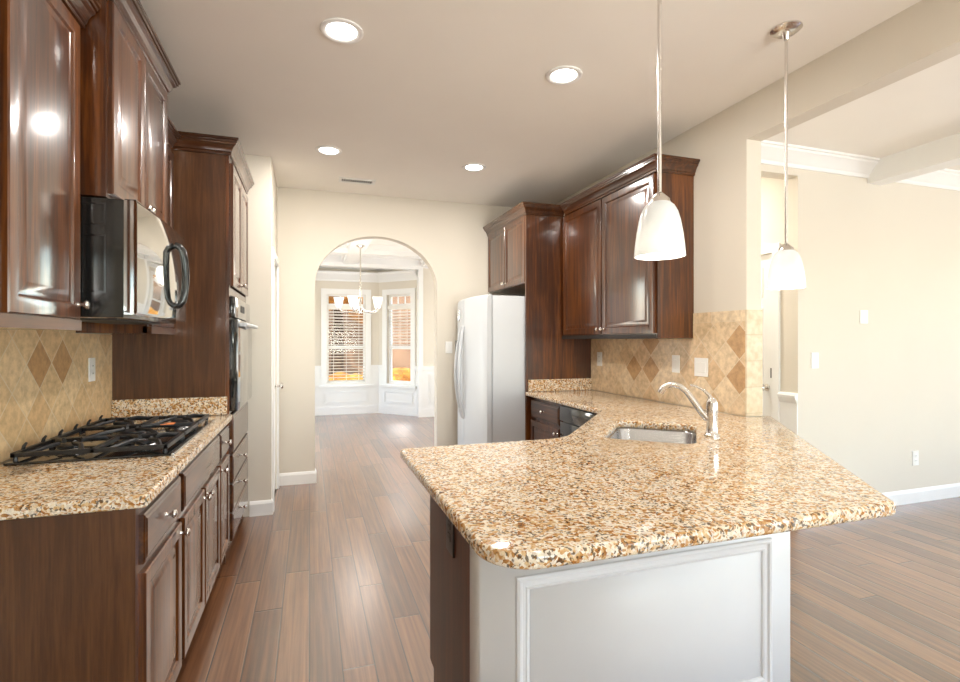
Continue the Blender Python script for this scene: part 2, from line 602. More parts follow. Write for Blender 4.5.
def plate(loops2d, t, bev=0.0, to=Matrix.Identity(4)):
    """flat shape with holes, extruded by t (local z 0..t), edges rounded by bev"""
    cu = bpy.data.curves.new('outline', 'CURVE')
    cu.dimensions = '2D'
    cu.fill_mode = 'BOTH'
    cu.extrude = t / 2 - bev
    cu.bevel_depth = bev
    cu.bevel_resolution = 3 if bev else 0
    if bev:
        cu.offset = -bev
    for lp in loops2d:
        sp = cu.splines.new('POLY')
        sp.points.add(len(lp) - 1)
        for p, q in zip(sp.points, lp):
            p.co = (q[0], q[1], 0, 1)
        sp.use_cyclic_u = True
    o = bpy.data.objects.new('outline', cu)
    me = bpy.data.meshes.new_from_object(o)
    bpy.data.objects.remove(o)
    bpy.data.curves.remove(cu)
    mb = MB()
    mb.b.from_mesh(me)
    bpy.data.meshes.remove(me)
    bmesh.ops.transform(mb.b, matrix=to @ Matrix.Translation((0, 0, t / 2)), verts=mb.b.verts[:])
    return mb


# planes standing up: local (a, b, out) -> world
def upright_y(y):      # local x -> X, local y -> Z, thickness towards +Y
    return Matrix(((1, 0, 0, 0), (0, 0, 1, y), (0, 1, 0, 0), (0, 0, 0, 1)))


def upright_x(x):      # local x -> Y, local y -> Z, thickness towards +X
    return Matrix(((0, 0, 1, x), (1, 0, 0, 0), (0, 1, 0, 0), (0, 0, 0, 1)))


def rect(x0, x1, y0, y1):
    return [(x0, y0), (x1, y0), (x1, y1), (x0, y1)]


def struct(name, mb, mat, parent=None, label=None, smooth=0):
    return obj(name, mb, mat, parent, label, kind=None if parent else 'structure', smooth=smooth)


# ---------------------------------------------------------------- measures
H = 2.803
XW, XF, XT = -1.0855, -0.46, -0.466        # left wall, base fronts, tall unit front
XR = 2.46                                  # right kitchen wall
YB = 5.195                                 # far kitchen wall
YP = 4.172                                 # near face of the panel beside the fridge
YL = 2.98                                  # living room's far wall
YE = 2.41                                  # near end of the right kitchen wall
CT = 0.914

# ---------------------------------------------------------------- floor, ceiling, walls
struct('floor', MB().box(-2.2, LIV_X + 0.1, REAR_Y - 0.1, 10.3, -0.12, 0), M_FLOOR)
struct('ceiling', MB().box(-2.2, LIV_X + 0.1, REAR_Y - 0.1, 9.2, H, H + 0.1), M_CEIL)
struct('wall_left', MB().box(XW - 0.12, XW, REAR_Y, 4.36, 0, H), M_WALL)
holes = [rect(a, b, 0.5, 2.4) for a, b in REAR_WINS]
struct('wall_rear', plate([rect(XW - 0.12, LIV_X + 0.1, 0, H)] + holes, 0.12, 0, upright_y(REAR_Y - 0.12)), M_WALL)
holes = [rect(a, b, 0.5, 2.4) for a, b in LIV_WINS]
struct('wall_living_side', plate([rect(REAR_Y, YL, 0, H)] + holes, 0.12, 0, upright_x(LIV_X)), M_WALL)
for i, (a, b) in enumerate(REAR_WINS):
    m = plate([rect(a, b, 0.5, 2.4), rect(a + 0.05, b - 0.05, 0.55, 1.42), rect(a + 0.05, b - 0.05, 1.48, 2.35)], 0.06, 0, upright_y(REAR_Y - 0.09))
    w = struct('window_%d' % (3 + i), m, M_TRIM)
    struct('pane', MB().box(a + 0.05, b - 0.05, REAR_Y - 0.065, REAR_Y - 0.06, 0.55, 2.35), M_PANE, w)
for i, (a, b) in enumerate(LIV_WINS):
    m = plate([rect(a, b, 0.5, 2.4), rect(a + 0.05, b - 0.05, 0.55, 1.42), rect(a + 0.05, b - 0.05, 1.48, 2.35)], 0.06, 0, upright_x(LIV_X + 0.03))
    w = struct('window_%d' % (6 + i), m, M_TRIM)
    struct('pane', MB().box(LIV_X + 0.06, LIV_X + 0.065, a + 0.05, b - 0.05, 0.55, 2.35), M_PANE, w)

# stub wall beside the tall oven unit and the wall with the pantry door behind it
XS, YS = -0.285, 4.36
struct('wall_oven_end', MB().box(XW - 0.12, XS, YS, YS + 0.06, 0, H), M_WALL)
DY0, DY1, DH = 4.47, 5.08, 2.04
struct('wall_pantry', plate([rect(YS + 0.06, YB, 0, H), rect(DY0, DY1, 0.0, DH)], 0.1, 0, upright_x(XS - 0.1)), M_WALL)

# far wall with the arch
AX, AW, AS, AR = 0.65, 0.6, 1.9, 0.497
arch = [(AX - AW, 0.0), (AX + AW, 0.0), (AX + AW, AS)]
arch += [(AX + AW * math.cos(PI * k / 36), AS + AR * math.sin(PI * k / 36)) for k in range(1, 36)]
arch.append((AX - AW, AS))
wl = [(-2.2, 0), (AX - AW, 0)] + [p for p in reversed(arch[2:])] + [(AX + AW, 0), (4.0, 0), (4.0, H), (-2.2, H)]
struct('wall_far', plate([wl], 0.12, 0, upright_y(YB)), M_WALL, smooth=30)

# right kitchen wall, header over the opening to the living room
struct('wall_right', MB().box(XR, XR + 0.11, YE, YB, 0, H), M_WALL)
struct('wall_header', MB().box(XR, XR + 0.11, REAR_Y, YE, 2.556, H), M_WALL)
# living room's far wall with the opening into the hall, the hall's walls
struct('wall_living', MB().box(3.54, LIV_X + 0.1, YL, YL + 0.11, 0, H), M_WALL)
struct('wall_hall_header', MB().box(XR + 0.11, 3.54, YL, YL + 0.11, 2.62, H), M_WALL)
HY0, HY1, HH = 3.20, 3.98, 2.07
struct('wall_hall', plate([rect(YL + 0.11, YB, 0, H), rect(HY0, HY1, 0, HH)], 0.1, 0, upright_x(3.54)), M_WALL)

# crown mouldings and beams of the living room
CP = [(0, -0.13), (0.012, -0.13), (0.018, -0.105), (0.03, -0.095), (0.07, -0.045), (0.085, -0.035), (0.088, -0.02), (0.1, -0.016), (0.1, 0), (0, 0)]
crown_at = lambda z: [(o, z + h) for o, h in CP]
struct('trim_1', MB().sweep([(XR + 0.11, YL), (LIV_X, YL)], crown_at(H), -1), M_TRIM, smooth=30)
m = MB().box(4.28, 4.45, REAR_Y, YL - 0.001, 2.63, H)
struct('trim_2', m, M_TRIM)
BP = [(0, 0), (0.014, 0), (0.014, 0.09), (0.008, 0.105), (0.004, 0.112), (0, 0.115)]
struct('baseboard_living', MB().sweep([(3.54, YL), (LIV_X, YL)], BP, -1), M_TRIM)
struct('baseboard_oven_end', MB().sweep([(-0.44, YS), (XS, YS), (XS, DY0 - 0.07)], BP, -1), M_TRIM)
struct('baseboard_far', MB().sweep([(XS, YB), (AX - AW, YB), (AX - AW, YB + 0.12)], BP, -1), M_TRIM)
struct('baseboard_far_right', MB().sweep([(AX + AW, YB + 0.12), (AX + AW, YB), (1.5, YB)], BP, -1), M_TRIM)


def casing(path_fn, w=0.062, t=0.016):
    pass


def six_panel(parent, plane, ux, a0, a1, z0, z1, face, sgn):
    """raised panels on one face of a door lying along x (ux) or y"""
    mb = MB()
    wd = (a1 - a0)
    for ca, cb in ((0.14, 0.46), (0.54, 0.86)):
        for za, zb in ((0.11, 0.42), (0.47, 0.79), (0.83, 0.95)):
            p0, p1 = a0 + wd * ca, a0 + wd * cb
            q0, q1 = z0 + (z1 - z0) * za, z0 + (z1 - z0) * zb
            o = (face, p0, q0)
            mb.front(o, (0, 1, 0), (sgn, 0, 0), p1 - p0, q1 - q0, [(0, 0), (0.002, 0.006), (0.012, 0.006), (0.02, 0.002), (0.035, 0.005)])
    obj('raised_panels', mb, M_TRIM, parent, smooth=0)


# pantry door seen edge on
d1 = struct('door_1', MB().box(XS - 0.05, XS - 0.012, DY0 + 0.004, DY1 - 0.004, 0.008, DH - 0.006), M_TRIM)
six_panel(d1, None, None, DY0, DY1, 0.01, DH, XS - 0.012, 1)
m = MB()
m.box(XS, XS + 0.018, DY0 - 0.062, DY0, 0, DH + 0.062)
m.box(XS, XS + 0.018, DY1, DY1 + 0.062, 0, DH + 0.062)
m.box(XS, XS + 0.018, DY0, DY1, DH, DH + 0.062)
struct('door_casing', m, M_TRIM, d1)
for z in (0.3, 1.12, 1.84):
    struct('hinge', MB().cyl((XS + 0.004, DY0 + 0.006, z - 0.045), (XS + 0.004, DY0 + 0.006, z + 0.045), 0.007), M_NICKEL, d1)
struct('door_knob', MB().lathe([(0.028, 0), (0.028, 0.006), (0.01, 0.01), (0.01, 0.035), (0.026, 0.045), (0.03, 0.06), (0.022, 0.072)], (XS - 0.012, DY1 - 0.07, 0.95), (1, 0, 0), 16), M_NICKEL, d1, smooth=50)

# hall door with casing, chair rail and wainscot
XH = 3.54
d2 = struct('door_2', MB().box(XH + 0.012, XH + 0.05, HY0 + 0.004, HY1 - 0.004, 0.008, HH - 0.006), M_TRIM)
six_panel(d2, None, None, HY0, HY1, 0.01, HH, XH + 0.012, -1)
m = MB()
m.box(XH - 0.018, XH, HY0 - 0.065, HY0, 0, HH + 0.065)
m.box(XH - 0.018, XH, HY1, HY1 + 0.065, 0, HH + 0.065)
m.box(XH - 0.018, XH, HY0, HY1, HH, HH + 0.065)
struct('door_casing', m, M_TRIM, d2)
struct('strike_plate', MB().box(XH + 0.002, XH + 0.012, HY0 + 0.004, HY0 + 0.03, 1.06, 1.14), M_SLOT, d2)
struct('door_knob', MB().lathe([(0.028, 0), (0.028, 0.006), (0.01, 0.01), (0.01, 0.035), (0.026, 0.045), (0.03, 0.06), (0.022, 0.072)], (XH + 0.012, HY0 + 0.07, 0.98), (-1, 0, 0), 16), M_NICKEL, d2, smooth=50)
m = MB()
m.box(XH - 0.01, XH, YL, HY0 - 0.066, 0.12, 0.9)
m.sweep([(XH, YL), (XH, HY0 - 0.066)], [(0, 0.88), (0.012, 0.88), (0.03, 0.92), (0.034, 0.94), (0.02, 0.955), (0, 0.96)], 1)
struct('trim_3', m, M_TRIM)
struct('wall_hall_end', MB().box(XR + 0.11, 3.54, YB - 0.03, YB - 0.001, 0, H), M_WALL)

# ---------------------------------------------------------------- dining room beyond the arch
DX0, DX1, DYB = -1.75, 3.6, 9.05
struct('wall_dining_left', plate([rect(YB + 0.12, DYB, 0, H), rect(6.25, 8.15, 0.6, 2.3)], 0.12, 0, upright_x(DX0 - 0.12)), M_WALL)
struct('wall_dining_right', plate([rect(YB + 0.12, DYB, 0, H), rect(6.25, 8.15, 0.6, 2.3)], 0.12, 0, upright_x(DX1)), M_WALL)
BX0, BX1, BZ = -0.56, 1.86, 2.62
struct('wall_dining_far_left', MB().box(DX0 - 0.12, BX0, DYB, DYB + 0.12, 0, H), M_WALL)
struct('wall_dining_far_right', MB().box(BX1, DX1 + 0.12, DYB, DYB + 0.12, 0, H), M_WALL)
struct('wall_bay_header', MB().box(BX0, BX1, DYB, DYB + 0.12, BZ, H), M_TRIM)
YBAY = 9.84
bay = [(BX0, DYB + 0.12), (BX0 + 0.62, YBAY), (1.24, YBAY), (BX1, DYB + 0.12)]
struct('ceiling_bay', plate([[(BX0 - 0.2, DYB + 0.12), (BX0 + 0.5, YBAY + 0.2), (1.35, YBAY + 0.2), (BX1 + 0.2, DYB + 0.12)]], 0.06, 0, Matrix.Translation((0, 0, BZ + 0.06))), M_TRIM)


def bay_wall(name, wname, p0, p1, holes, blinds):
    """a wall from p0 to p1 (seen from inside, left to right), window holes as (a0, a1) along it"""
    P0, P1 = Vector(p0), Vector(p1)
    L = (P1 - P0).length
    u = (P1 - P0).normalized()
    nrm = Vector((-u.y, u.x))          # outward
    T = Matrix(((u.x, 0, nrm.x, P0.x), (u.y, 0, nrm.y, P0.y), (0, 1, 0, 0), (0, 0, 0, 1)))
    z0, z1 = 0.56, 2.21
    struct(name, plate([rect(-0.06, L + 0.06, 0, BZ + 0.06)] + [rect(a, b, z0, z1) for a, b in holes], 0.14, 0, T), M_WALL)
    F = T @ Matrix.Translation((0, 0, -0.016))
    # wainscot, chair rail, base, crown: white woodwork
    m = MB()
    def slab(a0, a1, b0, b1, t, proud=0.0):
        q = plate([rect(a0, a1, b0, b1)], t, 0, T @ Matrix.Translation((0, 0, -t - proud)))
        m.absorb(q.b)
    a, b = holes[0]
    slab(0, L, 0, 0.5, 0.006)
    slab(0, a - 0.1, 0.5, 0.84, 0.006)
    slab(b + 0.1, L, 0.5, 0.84, 0.006)
    slab(0, L, 0, 0.13, 0.016, 0.006)
    slab(0, L, 0.13, 0.15, 0.010, 0.006)
    slab(0, a - 0.1, 0.84, 0.9, 0.03)
    slab(b + 0.1, L, 0.84, 0.9, 0.03)
    for f0, f1, g0, g1 in ((a - 0.06, b + 0.06, 0.2, 0.42),):
        for i in (0, 0.022):
            q = plate([rect(f0 + i, f1 - i, g0 + i, g1 - i), rect(f0 + i + 0.014, f1 - i - 0.014, g0 + i + 0.014, g1 - i - 0.014)], 0.012 - i * .2, 0, T @ Matrix.Translation((0, 0, -0.018 + i * .1)))
            m.absorb(q.b)
    obj('trim_4', m, M_TRIM, smooth=0, kind='structure')
    m = MB()
    i0, i1 = P0, P1
    m.sweep([tuple(i0), tuple(i1)], [(o * 1.3, BZ + h * 1.3) for o, h in CP], -1)
    obj('trim_5', m, M_TRIM, smooth=30, kind='structure')
    for a, b in holes:
        fr = plate([rect(a - 0.1, b + 0.1, z0 - 0.05, z1 + 0.1), rect(a, b, z0, z1)], 0.02, 0, T @ Matrix.Translation((0, 0, -0.02)))
        w = struct(wname, fr, M_TRIM)
        q = plate([rect(a - 0.14, b + 0.14, z0 - 0.06, z0 - 0.025)], 0.07, 0, T @ Matrix.Translation((0, 0, -0.07)))
        q.absorb(plate([rect(a - 0.1, b + 0.1, z0 - 0.12, z0 - 0.06)], 0.022, 0, T @ Matrix.Translation((0, 0, -0.022))).b)
        struct('window_sill', q, M_TRIM, w)
        zt = 2.0
        q = plate([rect(a, b, z0, z1), rect(a + 0.035, b - 0.035, z0 + 0.05, 1.2), rect(a + 0.035, b - 0.035, 1.26, zt - 0.04), rect(a + 0.035, b - 0.035, zt + 0.04, z1 - 0.03)], 0.05, 0, T @ Matrix.Translation((0, 0, 0.06)))
        struct('window_sash', q, M_TRIM, w)
        q = MB()
        for k in (1, 2):
            c = a + 0.035 + (b - a - 0.07) * k / 3
            q.absorb(plate([rect(c - 0.01, c + 0.01, zt + 0.04, z1 - 0.03)], 0.02, 0, T @ Matrix.Translation((0, 0, 0.07))).b)
        struct('muntin', q, M_TRIM, w)
        struct('pane', plate([rect(a + 0.03, b - 0.03, z0 + 0.04, z1 - 0.02)], 0.004, 0, T @ Matrix.Translation((0, 0, 0.088))), M_PANE, w)
        # slatted blind inside the opening
        q = MB()
        lo = z0 + 0.012 if blinds == 'full' else 1.25
        z = 1.94
        while z > lo:
            h = 0.006 if blinds == 'full' else 0.003
            R = T @ Matrix.Translation(((a + b) / 2, z, 0.03)) @ Matrix.Rotation(math.radians(16), 4, 'X')
            sl = MB()
            sl.box(-(b - a) / 2 + 0.012, (b - a) / 2 - 0.012, -0.0016, 0.0016, -0.024, 0.024)
            q.absorb(sl.b, R)
            z -= 0.055
        root = thing('window_blind', T @ Vector(((a + b) / 2, lo, 0.03)),
                     'open white slatted blind on the wide straight bay window' if blinds == 'full' else 'half-raised white slatted blind on the angled bay window', 'blind')
        obj('slats', q, M_BLIND, root, smooth=0)
        hr = MB()
        s2 = MB()
        s2.box(-(b - a) / 2 + 0.01, (b - a) / 2 - 0.01, -0.03, 0.03, -0.028, 0.028)
        hr.absorb(s2.b, T @ Matrix.Translation(((a + b) / 2, 1.975, 0.03)))
        obj('head_rail', hr, M_BLIND, root, smooth=0)
        cd = MB()
        for c in (a + 0.12, (a + b) / 2, b - 0.12):
            for dd in (-0.02, 0.02):
                cd.tube([T @ Vector((c, 1.95, 0.03 + dd)), T @ Vector((c, lo, 0.03 + dd))], 0.0022, 6)
        obj('ladder_cord', cd, M_BLIND, root)


bay_wall('wall_bay_middle', 'window_1', bay[1], bay[2], [(0.302 - bay[1][0], 0.996 - bay[1][0])], 'full')
L2 = (Vector(bay[3]) - Vector(bay[2])).length
bay_wall('wall_bay_right', 'window_2', bay[2], bay[3], [(0.2, L2 - 0.16)], 'half')
bay_wall('wall_bay_left', 'window_8', bay[0], bay[1], [(0.16, L2 - 0.2)], 'half')
bpy.data.objects['window_blind.002']['label'] = 'half-raised blind on the bay window hidden left of the arch'
# white jambs where the bay opens, wainscot of the dining room's far wall
for nm, x in (('trim_6', BX1 - 0.012), ('trim_7', BX0 + 0.012)):
    struct(nm, MB().box(x - 0.012, x + 0.012, DYB - 0.02, DYB + 0.13, 0, BZ), M_TRIM)
m = MB()
m.box(BX1, BX1 + 0.06, DYB - 0.022, DYB - 0.001, 0, BZ + 0.06)
m.box(BX0 - 0.06, BX0, DYB - 0.022, DYB - 0.001, 0, BZ + 0.06)
m.box(BX0, BX1, DYB - 0.022, DYB - 0.001, BZ, BZ + 0.06)
struct('trim_8', m, M_TRIM)
m = MB()
m.box(BX1 + 0.06, DX1, DYB - 0.007, DYB, 0, 0.84)
m.box(BX1 + 0.06, DX1, DYB - 0.022, DYB, 0, 0.14)
m.box(BX1 + 0.06, DX1, DYB - 0.035, DYB, 0.84, 0.9)
for a0, a1 in ((2.02, 2.7), (2.8, 3.5)):
    for e in (0, 0.03):
        m.absorb(plate([rect(a0 + e, a1 - e, 0.22 + e, 0.76 - e), rect(a0 + e + 0.015, a1 - e - 0.015, 0.235 + e, 0.745 - e)], 0.012, 0, upright_y(DYB - 0.019)).b)
struct('trim_9', m, M_TRIM)
struct('trim_10', MB().sweep([(DX0, DYB), (DX1, DYB)], [(o * 1.2, H + h * 1.2) for o, h in CP], -1), M_TRIM, smooth=30)
# coffer beams on the dining ceiling
m = MB()
for y in (6.35, 8.0):
    m.box(DX0, DX1, y - 0.11, y + 0.11, 2.66, H)
for x in (-0.7, 0.66, 2.0):
    m.box(x - 0.11, x + 0.11, YB + 0.12, DYB, 2.662, H)
for y in (6.35, 8.0):
    for sgn in (-1, 1):
        m.box(DX0, DX1, y + sgn * 0.11, y + sgn * 0.15, 2.72, H)
for x in (-0.7, 0.66, 2.0):
    for sgn in (-1, 1):
        m.box(x + sgn * 0.11, x + sgn * 0.15, YB + 0.12, DYB, 2.722, H)
struct('trim_11', m, M_TRIM)

# ---------------------------------------------------------------- outside the bay
struct('ground', MB().box(-14, 18, 10.3, 40, -0.5, -0.35), M_LAWN)
t = thing('neighbouring_house', (2.5, 24, -0.35), 'brown house standing across the lawn behind the bay windows', 'house')
obj('wall', MB().box(-6, 10, 22, 30, -0.35, 5), M_SIDING, t, smooth=0)
obj('roof', MB().loops([[(-6.5, 21.5, 4.9), (10.5, 21.5, 4.9), (10.5, 30.5, 4.9), (-6.5, 30.5, 4.9)], [(-5, 26, 8), (9, 26, 8), (9, 26.1, 8), (-5, 26.1, 8)]]), M_ROOF, t, smooth=0)
for x in (-4.6, 7.4):
    w = obj('window', MB().box(x, x + 1.1, 21.9, 22.0, 0.9, 2.4), M_TRIM, t, smooth=0)
    obj('pane', MB().box(x + 0.08, x + 1.02, 21.88, 21.9, 0.98, 2.32), M_BGLASS, w, smooth=0)


def tree(x, y, h, r, fol, label):
    t = thing('tree', (x, y, -0.35), label, 'tree', None)
    obj('trunk', MB().tube([(x, y, -0.4), (x + 0.05, y, h * 0.35), (x - 0.05, y + 0.1, h * 0.8)], [0.24, 0.18, 0.08], 10), M_BARK, t)
    m = MB()
    for k in range(26):
        a, q = random.uniform(0, 2 * PI), random.uniform(0.1, 1)
        zz = random.uniform(h * 0.42, h)
        rr = r * q * (1.1 - 0.6 * (zz - h * 0.42) / (h * 0.58))
        m.sphere((x + rr * math.cos(a), y + rr * math.sin(a), zz), random.uniform(0.3, 0.62) * r * 0.6, 2, (1, 1, 0.8))
    for v in m.b.verts:
        v.co += Vector((random.uniform(-1, 1), random.uniform(-1, 1), random.uniform(-1, 1))) * 0.06
    obj('crown', m, fol, t, smooth=0)


tree(-1.6, 17.5, 5.2, 1.9, M_FOLB, 'brown leaved tree seen through the left of the bay window')
tree(0.9, 18.5, 5.6, 2.0, M_FOLB, 'brown leaved tree behind the middle of the bay window')
tree(4.9, 16.5, 4.6, 1.7, M_FOLY, 'golden leaved tree outside the angled bay window')
m = MB()
for k in range(22):
    x = -3.0 + k * 0.42
    m.sphere((x, 14.2 + random.uniform(-.3, .3), random.uniform(0.05, 0.3)), random.uniform(0.4, 0.55), 2, (1, 1, 0.8))
for v in m.b.verts:
    v.co += Vector((random.uniform(-1, 1), random.uniform(-1, 1), random.uniform(-1, 1))) * 0.03
obj('hedge', m, M_FOLY, label='low golden hedge along the lawn outside the bay', cat='hedge', kind='stuff', smooth=0)

# ---------------------------------------------------------------- cabinet parts
DOORP = lambda t=0.02, f=0.056: [(0, 0), (0, t - 0.004), (0.004, t), (f - 0.012, t), (f - 0.006, t - 0.002), (f, t - 0.009), (f + 0.007, t - 0.010), (f + 0.034, t - 0.002), (f + 0.038, t - 0.0015)]
DRAWP = lambda t=0.02: [(0, 0), (0, t - 0.007), (0.006, t - 0.003), (0.012, t - 0.003), (0.018, t), (0.02, t)]
KNOB = [(0.008, 0), (0.006, 0.004), (0.005, 0.014), (0.012, 0.019), (0.0155, 0.024), (0.0135, 0.030), (0.006, 0.033)]


def knob(parent, p, n):
    obj('knob', MB().lathe(KNOB, p, n, 16), M_NICKEL, parent, smooth=60)


def door(parent, o, u, n, w, h, kn=None, mat=None, f=0.056, name='door'):
    d = obj(name, MB().front(o, u, n, w, h, DOORP(f=f)), mat or M_WOOD, parent, smooth=25)
    if kn is not None:
        p = Vector(o) + Vector(u) * kn[0] + Vector((0, 0, kn[1])) + Vector(n) * 0.02
        knob(d, p, n)
    return d


def drawer(parent, o, u, n, w, h, kn=True, name='drawer', mat=None):
    d = obj(name, MB().front(o, u, n, w, h, DRAWP()), mat or M_WOODY, parent, smooth=25)
    if kn:
        knob(d, Vector(o) + Vector(u) * w / 2 + Vector((0, 0, h / 2)) + Vector(n) * 0.02, n)
    return d


CROWN = [(0, 0), (0.012, 0), (0.014, 0.006), (0.012, 0.014), (0.018, 0.018), (0.022, 0.032), (0.032, 0.048), (0.044, 0.057), (0.045, 0.066), (0.052, 0.068), (0.053, 0.078), (0.06, 0.081), (0.06, 0.094), (0, 0.094)]
crown_z = lambda z: [(o, z + h) for o, h in CROWN]
PX = (1, 0, 0)
NX = (-1, 0, 0)
UY = (0, 1, 0)

# ---- left base run: end panel, three units; fronts face +x
XU = -0.755
XC = XF - 0.02                     # carcass front
YN = 1.745


def base_left(y0, y1, label, near=False):
    t = thing('base_cabinet', (XW, (y0 + y1) / 2, 0), label, 'cabinet', 'base cabinets under the cooktop counter')
    obj('carcass', MB().box(XW + 0.003, XC, y0 + 0.0007, y1 - 0.0007, 0.1, 0.874), M_WOOD, t, smooth=0)
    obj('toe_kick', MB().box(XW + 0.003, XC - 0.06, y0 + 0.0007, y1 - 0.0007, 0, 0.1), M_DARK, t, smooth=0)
    return t


t = base_left(YN, 2.25, 'base cabinet with one drawer and one door at the open end of the cooktop counter')
obj('end_panel', MB().box(XW + 0.003, XC, YN - 0.006, YN, 0.0, 0.874), M_SIDE, t, smooth=0)
drawer(t, (XC, YN + 0.02, 0.70), UY, PX, 0.455, 0.148)
door(t, (XC, YN + 0.02, 0.125), UY, PX, 0.455, 0.55, (0.43, 0.515))
t = base_left(2.25, 3.12, 'wide base cabinet with false drawer front and two doors right under the cooktop')
drawer(t, (XC, 2.265, 0.70), UY, PX, 0.84, 0.148, False, 'false_drawer_front')
door(t, (XC, 2.265, 0.125), UY, PX, 0.408, 0.55, (0.383, 0.515))
door(t, (XC, 2.697, 0.125), UY, PX, 0.408, 0.55, (0.025, 0.515))
t = base_left(3.12, 3.472, 'narrow base cabinet with one drawer and one door beside the tall oven cabinet')
drawer(t, (XC, 3.14, 0.70), UY, PX, 0.315, 0.148)
door(t, (XC, 3.14, 0.125), UY, PX, 0.315, 0.55, (0.025, 0.515))

# left countertop
lp = fillet([(XW + 0.012, YN - 0.018), (-0.4484, YN - 0.018, 0.02), (-0.4484, 3.473), (XW + 0.012, 3.473)])
t = thing('countertop', (-0.76, 2.6, 0.876), 'speckled gold granite countertop holding the cooktop', 'countertop')
obj('slab', plate([lp], 0.038, 0.008, Matrix.Translation((0, 0, 0.876))), M_GRAN, t, smooth=50)
obj('splash', MB().box(XW + 0.013, -0.475, 3.452, 3.474, CT + 0.0005, 1.022, 0.003), M_GRAN, t, smooth=0)

# tall oven cabinet
T0, T1 = 3.476, 4.358
t = thing('tall_oven_cabinet', (XW, (T0 + T1) / 2, 0), 'tall dark cherry cabinet housing the wall oven at the end of the counter', 'cabinet')
TF = XT - 0.02
obj('side_panel', MB().box(XW + 0.003, TF - 0.001, T0, T0 + 0.02, 0.0, 2.495), M_SIDE, t, smooth=0)
m = MB()
m.box(XW + 0.003, TF - 0.001, T1 - 0.02, T1, 0, 2.495)
m.box(XW + 0.003, XW + 0.02, T0 + 0.02, T1 - 0.02, 0, 2.495)
m.box(XW + 0.02, TF - 0.001, T0 + 0.02, T1 - 0.02, 2.475, 2.495)
m.box(XW + 0.02, TF - 0.03, T0 + 0.02, T1 - 0.02, 0.0, 0.1)
m.box(XW + 0.02, TF - 0.001, T0 + 0.02, T1 - 0.02, 0.885, 0.905)
m.box(XW + 0.02, TF - 0.001, T0 + 0.02, T1 - 0.02, 1.655, 1.675)
obj('carcass', m, M_WOOD, t, smooth=0)
m = MB()
m.box(TF, TF + 0.02, T0, T0 + 0.045, 0.1, 2.495)
m.box(TF, TF + 0.02, T1 - 0.045, T1, 0.1, 2.495)
m.box(TF, TF + 0.02, T0 + 0.045, T1 - 0.045, 0.1, 0.13)
m.box(TF, TF + 0.02, T0 + 0.045, T1 - 0.045, 1.645, 1.69)
m.box(TF, TF + 0.02, T0 + 0.045, T1 - 0.045, 2.45, 2.495)
obj('face_frame', m, M_WOOD, t, smooth=0)
DF = TF + 0.02
w = (T1 - T0 - 0.07) / 2
for k in range(2):
    door(t, (DF, T0 + 0.03 + k * (w + 0.006), 1.70), UY, PX, w, 0.755, (w - 0.025 if k == 0 else 0.025, 0.04))
drawer(t, (DF, T0 + 0.03, 0.665), UY, PX, T1 - T0 - 0.06, 0.235, False, 'false_drawer_front')
for k in range(3):
    drawer(t, (DF, T0 + 0.03, 0.125 + k * 0.18), UY, PX, T1 - T0 - 0.06, 0.168)
obj('crown_moulding', MB().sweep([(XU - 0.08, T0), (DF, T0), (DF, T1 - 0.001)], crown_z(2.493), -1), M_WOODX, t, smooth=14)

# wall oven
O0, O1 = T0 + 0.05, T1 - 0.05
t = thing('wall_oven', (TF, (O0 + O1) / 2, 0.92), 'black wall oven built into the tall cherry cabinet', 'oven')
obj('body', MB().box(TF - 0.5, DF - 0.002, O0 + 0.003, O1 - 0.003, 0.91, 1.64), M_BPLASTIC, t, smooth=0)
d = obj('door', MB().box(DF, DF + 0.045, O0 - 0.02, O1 + 0.02, 0.925, 1.495, 0.006), M_BGLASS, t, smooth=30)
m = MB()
for y in (O0 + 0.06, O1 - 0.06):
    m.box(DF + 0.046, DF + 0.075, y - 0.012, y + 0.012, 1.452, 1.474, 0.003)
m.tube([(DF + 0.082, O0 + 0.02, 1.463), (DF + 0.09, (O0 + O1) / 2, 1.463), (DF + 0.082, O1 - 0.02, 1.463)], 0.012, 12)
obj('handle', m, M_WHITEAPP, d, smooth=40)
p = obj('control_panel', MB().box(DF, DF + 0.03, O0 - 0.02, O1 + 0.02, 1.505, 1.635, 0.006), M_BGLASS, t, smooth=30)
obj('display', MB().box(DF + 0.0302, DF + 0.032, O0 + 0.25, O0 + 0.45, 1.55, 1.595), M_SLOT, p, smooth=0)

# ---- left uppers



def upper_left(y0, y1, xf, z0, z1, name, label, shelf=True):
    t = thing(name, (XW, (y0 + y1) / 2, z0), label, 'cabinet', 'upper cabinets on the left wall')
    obj('carcass', MB().box(XW + 0.003, xf - 0.02, y0, y1, z0, z1), M_WOOD, t, smooth=0)
    return t


Y1A = 2.195
t = upper_left(1.19, Y1A - 0.001, XU, 1.40, 2.49, 'upper_cabinet', 'glossy cherry upper cabinet nearest the camera, left of the microwave')
door(t, (XU - 0.02, 1.21, 1.437), UY, PX, 0.435, 1.02, (0.03, 0.05))
door(t, (XU - 0.02, 1.69, 1.437), UY, PX, 0.45, 1.02, (0.43, 0.05))
obj('light_rail', MB().box(XU - 0.04, XU - 0.001, 1.19, 2.15, 1.398, 1.4335), M_WOODY, t, smooth=0)
obj('crown_moulding', MB().sweep([(XU - 0.018, 1.19), (XU - 0.018, Y1A - 0.002)], crown_z(2.476), -1), M_WOODY, t, smooth=14)
XM, YM0, YM1 = -0.68, 2.2, 2.99
t = upper_left(YM0, YM1, XM, 1.885, 2.625, 'upper_cabinet', 'deeper cherry upper cabinet over the microwave')
w = (YM1 - YM0 - 0.036) / 2
door(t, (XM - 0.02, YM0 + 0.015, 1.90), UY, PX, w, 0.705, (w - 0.025, 0.035))
